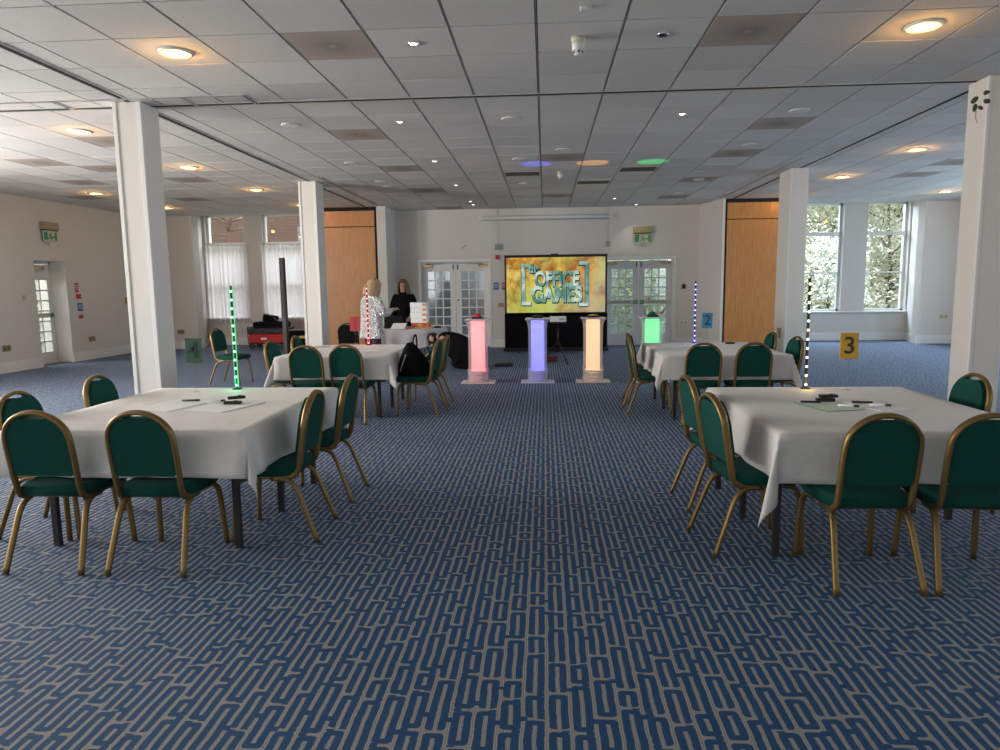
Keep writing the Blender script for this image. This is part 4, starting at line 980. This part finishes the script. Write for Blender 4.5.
b = thing('paper_sheet', 'white sheet propped on the round table before the boxes', 'paper', (RX-.22, RY-.38, .702), R_(-8)); MB().box(-.13, .13, -.10, .10, 0, .003, M=Matrix.Translation((0, 0, .05)) @ Matrix.Rotation(R_(28), 4, 'X')).build('sheet', PAPER, b)
b['label'] = 'white sheet propped up on the round table before the boxes'
b = thing('phone', 'small dark device on the round table right of the crate', 'device', (RX+.44, RY-.05, .715), 0); MB().box(-.06, .06, -.05, .05, 0, .03, bev=.006).build('device_body', BLACKP, b); b.location.z = .7

# ---------------------------------------------------------------- people
def torso(t, name, m, rows):
    """lofted garment body: rows of (y centre, z, half width, half depth)"""
    mc = MB(); bm = mc.bm; prev = None
    for yy, z, a, b in rows:
        ring = [bm.verts.new((a*math.cos(2*PI*q/20)*(1+.03*math.sin(q*2.3+z*14)), yy+b*math.sin(2*PI*q/20), z)) for q in range(20)]
        if prev:
            for q in range(20): bm.faces.new((prev[q], prev[(q+1) % 20], ring[(q+1) % 20], ring[q])).smooth = True
        else: bm.faces.new(ring[::-1])
        prev = ring
    bm.faces.new(prev); o = mc.build(name, m, t); s_ = o.modifiers.new('sub', 'SUBSURF'); s_.levels = s_.render_levels = 1; return o
def skin_obj(name, V, E, Rr, m, parent, sub=2, root=0):
    me = bpy.data.meshes.new(name); me.from_pydata([tuple(v) for v in V], E, []); me.materials.append(m)
    o = bpy.data.objects.new(name, me); COL.objects.link(o); o.parent = parent
    md = o.modifiers.new('skin', 'SKIN'); md.use_smooth_shade = True; md.branch_smoothing = .6
    sv = me.skin_vertices[0].data
    for i, r in enumerate(Rr):
        sv[i].radius = (r, r) if not isinstance(r, tuple) else r
    sv[root].use_root = True
    s = o.modifiers.new('sub', 'SUBSURF'); s.levels = sub; s.render_levels = sub
    return o
def chainobj(name, chains, m, parent, sub=2):
    """chains: list of lists of (pos, radius); a first element that is an (ci, vi) int pair joins an earlier vertex"""
    V, E, R = [], [], []; idx = []
    for ch in chains:
        ids = []
        for k, it in enumerate(ch):
            if isinstance(it[0], int): ids.append(idx[it[0]][it[1]]); continue
            V.append(it[0]); R.append(it[1]); ids.append(len(V)-1)
        for a, b in zip(ids, ids[1:]): E.append((a, b))
        idx.append(ids)
    return skin_obj(name, V, E, R, m, parent, sub)
def lerp(a, b, t): return tuple(a[i]+(b[i]-a[i])*t for i in range(3))
def person(lab, loc, rz, J, skinm=SKIN):
    """J: joints in local space (faces +y before turning). Builds one continuous body with face and hands."""
    t = thing('person', lab, 'person', loc, rz)
    pel, ch, nk, hd, fwd = J['pelvis'], J['chest'], J['neck'], J['head'], Vector(J['face']).normalized()
    hdv = Vector(hd); upv = (hdv-Vector(nk)).normalized()
    C = [[(pel, .105), (lerp(pel, ch, .5), .10), (ch, .115), (nk, .048), (tuple(hdv-upv*.07+fwd*.022), .060), (tuple(hdv), .082), (tuple(hdv+upv*.07-fwd*.012), .068)]]
    for s in ('l', 'r'):
        sh, el, wr = J['sh_'+s], J['el_'+s], J['wr_'+s]; C.append([(0, 2), (sh, .052), (el, .038), (wr, .024)])
        d = (Vector(wr)-Vector(el)).normalized(); d2 = Vector(J.get('hand_'+s, tuple(d))).normalized()
        palm = Vector(wr)+d2*.06; C[-1].append((tuple(palm), .028))
        side = d2.cross(Vector((0, 0, 1)));  side = side.normalized() if side.length > .1 else Vector((1, 0, 0))
        pi_ = len(C)-1
        for k, (o_, l_) in enumerate(((-.027, .055), (-.009, .068), (.009, .072), (.027, .062))):
            b0 = palm+side*o_+d2*.02; dn = Vector((0, 0, -.02))
            C.append([(pi_, 4), (tuple(b0+d2*.025), .0085), (tuple(b0+d2*l_+dn), .007)])
        C.append([(pi_, 3), (tuple(Vector(wr)+d2*.03+side*.038), .010), (tuple(Vector(wr)+d2*.065+side*.05+Vector((0, 0, -.01))), .008)])
    for s in ('l', 'r'):
        hp, kn, an, to = J['hip_'+s], J['kn_'+s], J['an_'+s], J['to_'+s]
        C.append([(0, 0), (hp, .078), (kn, .052), (an, .034), (to, .030)])
    chainobj('body', C, skinm, t, 2)
    rt = fwd.cross(upv).normalized()
    for s in (-1, 1):
        MB().ball(tuple(hdv+fwd*.080+rt*.030*s+upv*.005), .010, 8).build('eye', EYE, t)
        MB().ball(tuple(hdv+rt*.080*s), .020, 8, (.6, .8, 1.3)).build('ear', skinm, t)
    MB().tube([tuple(hdv+fwd*.083+upv*.008), tuple(hdv+fwd*.100-upv*.022), tuple(hdv+fwd*.085-upv*.028)], .010, 6, taper=[.6, 1, .8]).build('nose', skinm, t)
    MB().tube([tuple(hdv+fwd*.078-upv*.055-rt*.022), tuple(hdv+fwd*.085-upv*.055), tuple(hdv+fwd*.078-upv*.055+rt*.022)], .006, 6).build('mouth', LIPS, t)
    return t
def long_hair(t, J, m, length=.26, wid=1.0):
    hd = Vector(J['head']); up = (hd-Vector(J['neck'])).normalized(); f = Vector(J['face']).normalized(); r = f.cross(up).normalized()
    mb = MB(); bm = mb.bm; n = 36; rings = []
    # a cap that opens over the face and falls to the shoulders
    for j in range(13):
        v = j/12; ring = []
        for i in range(n+1):
            a = math.radians(-138+276*i/n)  # 0 = back of head
            if v < .5:
                w_ = v/.5; rad = .104*math.sin(w_*PI/2); z = .104*math.cos(w_*PI/2)*1.12
            else:
                w_ = (v-.5)/.5; rad = .104+.022*math.sin(w_*PI)-.006*w_; z = -length*w_
            fr = 1+.04*math.sin(i*2.3+j*.4)
            p = hd+up*(z+.01)+(-f*math.cos(a)*.98+r*math.sin(a)*(.90+(wid-.9)*min(1, v*1.4)))*rad*fr - (f*.006)
            ring.append(bm.verts.new(p))
        rings.append(ring)
    for A, B in zip(rings, rings[1:]):
        for i in range(n): bm.faces.new((A[i], A[i+1], B[i+1], B[i])).smooth = True
    # fringe
    for a0, a1 in ((-42, 42),):
        g = []
        for j in range(5):
            row = []
            for i in range(9):
                a = math.radians(a0+(a1-a0)*i/8); q = j/4; el = math.radians(88-50*q)
                row.append(bm.verts.new(hd+up*(.11*math.sin(el)+.008)+(f*math.cos(a)+r*math.sin(a))*(.108*math.cos(el)+.004)))
            g.append(row)
        for j in range(4):
            for i in range(8): bm.faces.new((g[j][i], g[j][i+1], g[j+1][i+1], g[j+1][i])).smooth = True
    o = mb.build('hair', m, t); s = o.modifiers.new('thick', 'SOLIDIFY'); s.thickness = .014; s.offset = 0
    return o
def cloth_top(t, J, m, name='top', hem=-.02, flare=.125, grow=.018, chest=.135, sleeves=1.0):
    pel, ch, nk = J['pelvis'], J['chest'], J['neck']
    low = lerp(ch, pel, 1-hem)
    C = [[(low, flare), (lerp(pel, ch, .25), .118), (lerp(pel, ch, .6), .120), (ch, chest), (lerp(ch, nk, .72), .062)]]
    for s in ('l', 'r'):
        C.append([(0, 3), (J['sh_'+s], .052+grow), (J['el_'+s], .038+grow), (lerp(J['el_'+s], J['wr_'+s], .93*sleeves), .030+grow*.7)])
    return chainobj(name, C, m, t, 2)
def trousers(t, J, m, name='trousers'):
    C = [[(lerp(J['pelvis'], J['chest'], .18), .115), (J['pelvis'], .122)]]
    for s in ('l', 'r'): C.append([(0, 1), (J['hip_'+s], .092), (J['kn_'+s], .066), (lerp(J['kn_'+s], J['an_'+s], .95), .048)])
    return chainobj(name, C, m, t, 2)
def shoes(t, J, m):
    for s in ('l', 'r'):
        a, b = Vector(J['an_'+s]), Vector(J['to_'+s]); d = (b-a); d.z = 0; d.normalize()
        chainobj('shoe', [[(tuple(a-d*.05+Vector((0, 0, -.022))), .034), (tuple(a+d*.04+Vector((0, 0, -.022))), .037), (tuple(b+d*.02), .030)]], m, t, 1)
stand = dict(pelvis=(0, 0, .86), chest=(0, .0, 1.18), neck=(0, .0, 1.335), head=(0, .02, 1.47), face=(0, 1, -.1),
             sh_l=(-.17, 0, 1.27), el_l=(-.21, -.01, 1.02), wr_l=(-.19, .12, .83), sh_r=(.17, 0, 1.27), el_r=(.21, -.01, 1.02), wr_r=(.19, .12, .83),
             hip_l=(-.09, 0, .80), kn_l=(-.095, .02, .45), an_l=(-.10, -.01, .075), to_l=(-.11, .12, .032),
             hip_r=(.09, 0, .80), kn_r=(.095, .02, .45), an_r=(.10, -.01, .075), to_r=(.11, .12, .032))
J = dict(stand); J.update(el_l=(-.23, .05, 1.05), wr_l=(-.10, .26, 1.10), el_r=(.23, .05, 1.04), wr_r=(.09, .30, 1.10), hand_r=(-.1, 1, .15), hand_l=(.2, 1, .1), head=(0, .06, 1.455), face=(0, 1, -.55))
t = person('person seen from behind in a silver sequin jacket and dark trousers, holding a paper', (-2.62, 10.45, 0), R_(-42), J)
cloth_top(t, J, SEQ, 'jacket', hem=.1, flare=.12, grow=.034, chest=.165); trousers(t, J, SKIRT); torso(t, 'jacket_body', SEQ, [(0, .68, .235, .17), (0, .70, .24, .175), (0, .80, .215, .16), (0, .98, .19, .14), (0, 1.14, .205, .15), (0, 1.25, .20, .13), (0, 1.31, .14, .10), (0.01, 1.36, .07, .07)]); long_hair(t, J, BLOND, .19, 1.02); shoes(t, J, BLACKP)
o = MB().box(-.08, .08, -.06, .06, 0, .002, M=Matrix.Rotation(R_(25), 4, 'X')).build('held_paper', PAPER)
o.location = (-2.36, 10.74, 1.10); o.rotation_euler = (0, 0, R_(-42)); tag(o, 'white paper held by the person in the silver jacket', 'paper')
J2 = dict(stand); J2.update(el_l=(-.22, .03, 1.03), wr_l=(-.17, .22, .86), el_r=(.22, .03, 1.03), wr_r=(.17, .22, .86), hand_l=(.1, 1, -.4), hand_r=(-.1, 1, -.4), head=(0, .03, 1.475), face=(0, 1, -.12))
t = person('person in black jumper with long brown hair standing behind the round table', (-2.76, 13.62, 0), R_(176), J2)
t.scale = (1.0, 1.0, 1.0); cloth_top(t, J2, BLKSWEAT, 'jumper', hem=.1, flare=.12, grow=.036, chest=.165); trousers(t, J2, BLACKF); torso(t, 'jumper_body', BLKSWEAT, [(0, .68, .21, .15), (0, .70, .215, .155), (0, .86, .205, .15), (0, 1.0, .19, .14), (0, 1.14, .205, .145), (0, 1.25, .20, .125), (0, 1.31, .13, .10), (0.01, 1.37, .065, .065)]); long_hair(t, J2, BROWNH, .25, 1.0); shoes(t, J2, BLACKP)
# crouching figure: knees on the carpet, trunk bent forward, faces +y locally (turned to face left in the room)
J3 = dict(pelvis=(0, -.16, .40), chest=(0, .20, .56), neck=(0, .36, .57), head=(0, .475, .545), face=(-.62, .75, -.30),
          sh_l=(-.17, .27, .55), el_l=(-.21, .40, .30), wr_l=(-.13, .58, .16), sh_r=(.17, .27, .55), el_r=(.20, .44, .33), wr_r=(.10, .64, .22), hand_l=(.1, .8, -.5), hand_r=(-.1, .8, -.4),
          hip_l=(-.10, -.17, .36), kn_l=(-.13, .10, .085), an_l=(-.12, -.30, .075), to_l=(-.12, -.40, .035), hip_r=(.10, -.17, .36), kn_r=(.14, .12, .085), an_r=(.12, -.28, .075), to_r=(.12, -.38, .035))
t = person('person in black clothes crouching on the carpet beside the round table', (-1.50, 12.12, 0), R_(84), J3)
# coat: one lofted shell from the rump to the collar, falling to the carpet behind
mc = MB(); bm = mc.bm; prev = None
for yy, wv, z0, z1 in ((-.44, .07, .06, .20), (-.40, .15, .02, .33), (-.30, .20, .015, .47), (-.14, .22, .03, .58), (.04, .22, .09, .65), (.17, .205, .20, .67), (.27, .17, .33, .665), (.33, .11, .42, .64), (.37, .07, .47, .61)):
    ring = []
    for q in range(18):
        a = 2*PI*q/18; cx_ = math.cos(a); sx_ = math.sin(a)
        ring.append(bm.verts.new((math.copysign(abs(cx_)**.8, cx_)*wv*(1+.04*math.sin(q*2.1+yy*9)), yy, (z0+z1)/2+math.copysign(abs(sx_)**.8, sx_)*(z1-z0)/2)))
    if prev:
        for q in range(18): bm.faces.new((prev[q], prev[(q+1) % 18], ring[(q+1) % 18], ring[q])).smooth = True
    else: bm.faces.new(ring)
    prev = ring
bm.faces.new(prev[::-1]); o = mc.build('coat', BLKSWEAT, t); s_ = o.modifiers.new('sub', 'SUBSURF'); s_.levels = s_.render_levels = 1
for sg in (-1, 1):
    chainobj('sleeve', [[((sg*.15, .22, .52), .085), ((sg*.19, .30, .46), .078), ((sg*.21, .40, .30), .060), ((sg*.15, .55, .19), .044)]] if sg < 0 else [[((.15, .22, .52), .085), ((.19, .31, .47), .078), ((.20, .44, .33), .060), ((.12, .60, .24), .044)]], BLKSWEAT, t)
C = [[((0, -.10, .30), .17), ((0, -.20, .30), .17)]]
for s in ('l', 'r'): C.append([(0, 1), (J3['hip_'+s], .14), (J3['kn_'+s], .084), (J3['an_'+s], .055)])
chainobj('trousers', C, BLACKF, t); shoes(t, J3, mat('grey_shoe', (.25, .25, .26), .5))
hd = Vector(J3['head']); up = (hd-Vector(J3['neck'])).normalized(); f = Vector(J3['face']).normalized()
m1 = MB(); b_ = bmesh.new(); bmesh.ops.create_uvsphere(b_, u_segments=16, v_segments=10, radius=.098)
for v in list(b_.verts):
    if v.co.normalized().dot(f) > .55 and v.co.normalized().dot(up) < .5: b_.verts.remove(v)
for v in b_.verts: v.co += hd - f*.012 + up*.012
m1.merge(b_); o = m1.build('hair', DARKH, t); s_ = o.modifiers.new('thick', 'SOLIDIFY'); s_.thickness = .012; s_.offset = 0

# bag on the chair
def soft(o, lv=2): s = o.modifiers.new('sub', 'SUBSURF'); s.levels = lv; s.render_levels = lv
b = thing('shoulder_bag', 'slouchy black bag leaning on the seat of the chair at far left table', 'bag', (-1.50, 7.86, .447), R_(84))
m1 = MB(); bm = m1.bm; prev = None
for zz, a, c_, dy in ((.0, .17, .19, 0), (.015, .185, .205, 0), (.10, .18, .19, -.005), (.22, .15, .135, .01), (.32, .10, .075, .03), (.37, .06, .03, .04)):
    ring = [bm.verts.new((a*math.cos(2*PI*q/14)*(1+.05*math.sin(q*3+zz*20)), dy+c_*math.sin(2*PI*q/14), zz)) for q in range(14)]
    if prev:
        for q in range(14): bm.faces.new((prev[q], prev[(q+1) % 14], ring[(q+1) % 14], ring[q])).smooth = True
    else: bm.faces.new(ring[::-1])
    prev = ring
bm.faces.new(prev); m1.build('bag_body', BLACKF, b)
MB().tube(smoothpath([(-.08, -.02, .32), (-.06, -.02, .42), (0, -.03, .46), (.06, -.02, .42), (.08, -.02, .32)]), .010, 6).build('handle', BLACKF, b)
MB().tube(smoothpath([(-.13, .05, .25), (-.16, .10, .1), (-.12, .13, .03)]), .006, 6).build('zip', mat('steel_zip', (.5, .5, .5), .3, .8), b)

# ---------------------------------------------------------------- wagon, column, case, projector
WX, WY = -6.72, 16.75
t = thing('folding_wagon', 'red and black folding wagon loaded with black gear by the left bay', 'wagon', (WX, WY, 0))
m1 = MB(); m1.box(-.47, .47, -.24, .24, .14, .36, bev=.02); m1.build('red_tub', REDF, t)
m1 = MB(); m1.box(-.475, .475, -.245, .245, .36, .50, bev=.01); m1.build('grey_band', mat('mesh_grey', (.07, .07, .08), .8), t)
m1 = MB()
for k in range(4):
    x = -.46+k*.23; m1.tube([(x, -.255, .36), (x+.23, -.255, .50)], .009, 6); m1.tube([(x, -.255, .50), (x+.23, -.255, .36)], .009, 6)
for sx in (-1, 1):
    m1.tube([(sx*.48, -.25, .12), (sx*.48, -.25, .53)], .012, 6); m1.tube([(sx*.48, .25, .12), (sx*.48, .25, .53)], .012, 6)
m1.tube([(-.48, -.25, .53), (.48, -.25, .53)], .012, 6); m1.tube([(-.48, -.25, .13), (.48, -.25, .13)], .012, 6); m1.build('folding_frame', BLACKM, t)
for sx in (-1, 1):
    for sy in (-1, 1):
        w1 = MB().lathe([(.05, -.02), (.07, -.018), (.072, 0), (.07, .018), (.05, .02)], (sx*.40, sy*.22, .073), 18, 'y').build('wheel', BLACKP, t)
        m1 = MB(); m1.tube([(sx*.40, sy*.22-.03, .073), (sx*.40, sy*.22-.03, .14)], .008, 6); m1.build('fork', BLACKM, t)
MB().box(-.16, -.02, -.243, -.239, .22, .27, bev=.001).build('pale_mark', PAPER, t)
b = thing('gear_bag', 'black holdalls piled on top of the red wagon', 'bag', (WX+.02, WY, .50), 0)
m1 = MB(); m1.box(-.40, .42, -.20, .20, .002, .15, bev=.06, seg=2); m1.build('holdall', BLACKF, b)
m1 = MB(); m1.box(-.20, .10, -.15, .15, .13, .30, bev=.05, seg=2, M=Matrix.Rotation(R_(10), 4, 'Y')); m1.build('top_bag', BLACKF, b)
MB().tube(smoothpath([(-.1, -.1, .28), (-.12, -.12, .34), (.05, -.12, .30), (.2, -.15, .18), (.35, -.16, .15)]), .014, 6).build('strap', mat('dark_strap', (.10, .10, .11), .6), b)
t = thing('column_speaker', 'tall slim black column standing on the carpet in front of the wagon', 'column speaker', (-4.93, 13.0, 0))
MB().box(-.043, .043, -.055, .055, .12, 2.02, bev=.008).build('tower', BLACKP, t); MB().box(-.14, .14, -.14, .14, 0, .13, bev=.012).build('speaker_base', BLACKP, t)
m1 = MB(); m1.box(-.035, .035, -.058, -.054, .9, 1.98); m1.build('grille', mat('grille_black', (.02, .02, .022), .6), t)
t = thing('flight_case', 'black equipment case with yellow label right of the wagon', 'case', (-5.90, 16.6, 0))
MB().box(-.30, .30, -.25, .25, .03, .42, bev=.015).build('case_body', BLACKF, t); MB().box(-.29, .29, -.24, .24, .43, .46, bev=.01).build('case_lid', BLACKP, t); MB().box(.02, .2, -.256, -.248, .26, .32, bev=.002).build('yellow_label', mat('yellow_label', (.6, .45, .1), .5), t)
for sx in (-1, 1):
    for sy in (-1, 1): MB().ball((sx*.24, sy*.19, .02), .02, 8).build('castor', BLACKP, t)
t = thing('projector', 'white projector facing the screen on top of a tripod', 'projector', (.24, 12.95, .775), 0)
MB().box(-.15, .15, -.11, .11, .002, .10, bev=.012, seg=2).build('projector_body', PLASTW, t); MB().lathe([(.035, 0), (.035, .03), (.028, .032)], (-.07, .11, .055), 16, 'y').build('lens', BLACKP, t)
m1 = MB()
for k in range(6): m1.box(.02+k*.018, .03+k*.018, -.1125, -.108, .03, .075)
m1.build('air_vents', mat('vent_grey', (.25, .25, .25), .6), t)
t = thing('tripod', 'black tripod carrying the white projector between blue and orange pillars', 'tripod', (.24, 12.95, 0))
MB().tube([(0, 0, .22), (0, 0, .75)], .016, 8).build('centre_pole', BLACKM, t); MB().box(-.14, .14, -.11, .11, .745, .775, bev=.003).build('tray', BLACKM, t)
for k in range(3):
    a = R_(-60+120*k); MB().tube([(.01*math.cos(a), .01*math.sin(a), .42), (.34*math.cos(a), .34*math.sin(a), .012)], .011, 8).build('leg', BLACKM, t)
    MB().tube([(.0, .0, .24), (.19*math.cos(a), .19*math.sin(a), .20)], .006, 6).build('brace', BLACKM, t)
t = thing('floor_monitor', 'flat black box lying on carpet between pink pillar and screen', 'box', (-.75, 12.65, 0), R_(3))
MB().box(-.16, .16, -.14, .14, .0, .06, bev=.015).build('box_body', BLACKP, t); MB().box(-.13, .13, -.144, -.139, .02, .045).build('box_front', mat('dark_grey', (.06, .06, .055), .4), t)
t = thing('tool_bag', 'dark red bag under the projector tripod behind the blue pillar', 'bag', (.12, 13.25, 0), 0)
MB().box(-.12, .12, -.09, .09, 0, .11, bev=.03, seg=2).build('bag_body', mat('maroon', (.16, .03, .03), .7), t); MB().tube(smoothpath([(-.06, 0, .10), (-.04, 0, .15), (.04, 0, .15), (.06, 0, .10)]), .008, 6).build('handle', BLACKF, t)

# ---------------------------------------------------------------- outdoors
o = MB().box(-40, 40, 18.4, 60, -.8, -.6).build('ground_outside', LAWN); o['kind'] = 'structure'
o = MB().box(-40, -10.7, -10, 18.4, -.8, -.6).build('ground_side', LAWN); o['kind'] = 'structure'
def tree(lab, x, y, h, crown, nl, lm, seed, ls=.10, cat='tree'):
    rd = random.Random(seed); t = thing('tree', lab, cat, (x, y, -.6)); m1 = MB(); tips = []
    m1.tube(smoothpath([(0, 0, 0), (.1, .05, h*.3), (-.05, .1, h*.6), (0, 0, h*.95)]), .09, 8, taper=[1-.8*i/18 for i in range(19)])
    for k in range(34):
        z = h*rd.uniform(.12, .9); a = rd.uniform(0, 2*PI); l = crown*rd.uniform(.5, 1)*(1.2-z/h*.6)
        p = [Vector((0, 0, z))]; d = Vector((math.cos(a), math.sin(a), rd.uniform(.0, .7)))
        for q in range(5): d = (d+Vector((rd.uniform(-.4, .4), rd.uniform(-.4, .4), rd.uniform(-.25, .3)))).normalized(); p.append(p[-1]+d*l/5); tips.append(p[-1].copy())
        m1.tube(p, .035, 5, taper=[1-.17*i for i in range(6)])
        for q in range(4 if nl else 22):
            s = p[rd.randint(1, 5)]; e = s+Vector((rd.uniform(-.6, .6), rd.uniform(-.6, .6), rd.uniform(-.4, .6))); m1.tube([s, (s+e)/2+Vector((0, 0, .06)), e], .010 if nl else .006, 4, taper=[1, .7, .3]); tips.append(e)
    m1.build('trunk', BARK if lm is not TWIG else TWIG, t)
    if nl:
        m2 = MB(); bm = m2.bm
        for k in range(nl):
            c = tips[rd.randrange(len(tips))]+Vector((rd.gauss(0, .28), rd.gauss(0, .28), rd.gauss(0, .28))); u = Vector((rd.gauss(0, 1), rd.gauss(0, 1), rd.gauss(0, 1))).normalized(); v = u.orthogonal().normalized(); s = ls*rd.uniform(.5, 1.1)
            bm.faces.new([bm.verts.new(c+u*s), bm.verts.new(c+v*s*.5), bm.verts.new(c-u*s), bm.verts.new(c-v*s*.5)])
        m2.build('foliage', lm, t, recalc=False)
tree('yellow green tree outside the right bay, seen in the right window', 12.0, 25.5, 7.5, 3.0, 17000, LEAFY, 1, .075)
tree('yellow green tree outside the right bay, seen in the left window', 10.7, 27.0, 6.8, 2.6, 15000, LEAFY, 2, .075)
tree('green leafy tree low behind the right bay windows', 12.6, 33.0, 6.0, 3.6, 9000, LEAFG, 3)
tree('bushy tree close outside the right bay', 8.6, 22.0, 3.6, 1.5, 6000, LEAFY, 9, .07)
tree('broad pale tree far behind the right bay, seen in the right window', 16.0, 33.5, 8.5, 4.2, 12000, LEAFY, 11, .15)
tree('broad pale tree far behind the right bay, seen in the left window', 14.6, 39.0, 9.0, 4.2, 12000, LEAFY, 12, .16)
tree('bare twiggy tree outside the left bay windows', -9.6, 21.0, 5.5, 2.4, 0, TWIG, 4)
tree('second bare tree outside the left bay near brick house', -7.4, 22.6, 5.8, 2.4, 0, TWIG, 5)
tree('green shrub outside the right double doors', 3.0, 21.3, 3.0, 1.4, 1500, LEAFG, 6)
tree('yellow green shrub outside the exit door on the left wall', -13.6, 17.6, 3.6, 2.0, 3500, LEAFY, 8)
t = thing('brick_house', 'red brown brick house behind the bare trees outside the left bay', 'building', (-11, 28, -.6))
MB().box(-5.5, 5.5, 0, .5, 0, 6.5).build('brick_wall', BRICKW, t)
for k in (-3.0, 1.6): MB().box(k-.5, k+.5, -.03, .02, 3.0, 4.5).build('house_window', mat('pale_window%d' % int(k), (.6, .62, .65), .3), t)
m1 = MB(); m1.prism([(-.4, 6.4), (5.2, 8.4), (5.2, 8.2), (0, 6.3)], -5.7, 5.7, 'yz'); m1.build('roof', mat('slate', (.14, .14, .16), .7), t)
# lobby behind the left double doors: pale walls
mb = MB(); mb.box(-3.4, -3.3, 16.81, 19.4, 0, 2.6); mb.box(-.6, -.5, 16.81, 19.4, 0, 2.6); mb.box(-3.4, -.5, 19.4, 19.5, 0, 2.6); struct(mb.build('wall_lobby', mat('lobby_paint', (.50, .52, .53), .6)))
mb = MB(); mb.box(-3.4, -.5, 18.1, 19.5, -.12, 0); struct(mb.build('floor_lobby', mat('lobby_floor', (.16, .15, .14), .6)))
mb = MB(); mb.box(.6, 3.9, 22.6, 22.8, -.6, 2.9); o = mb.build('garden_wall', mat('pale_render', (.55, .55, .52), .8)); tag(o, 'pale garden wall outside the right double doors', 'wall')
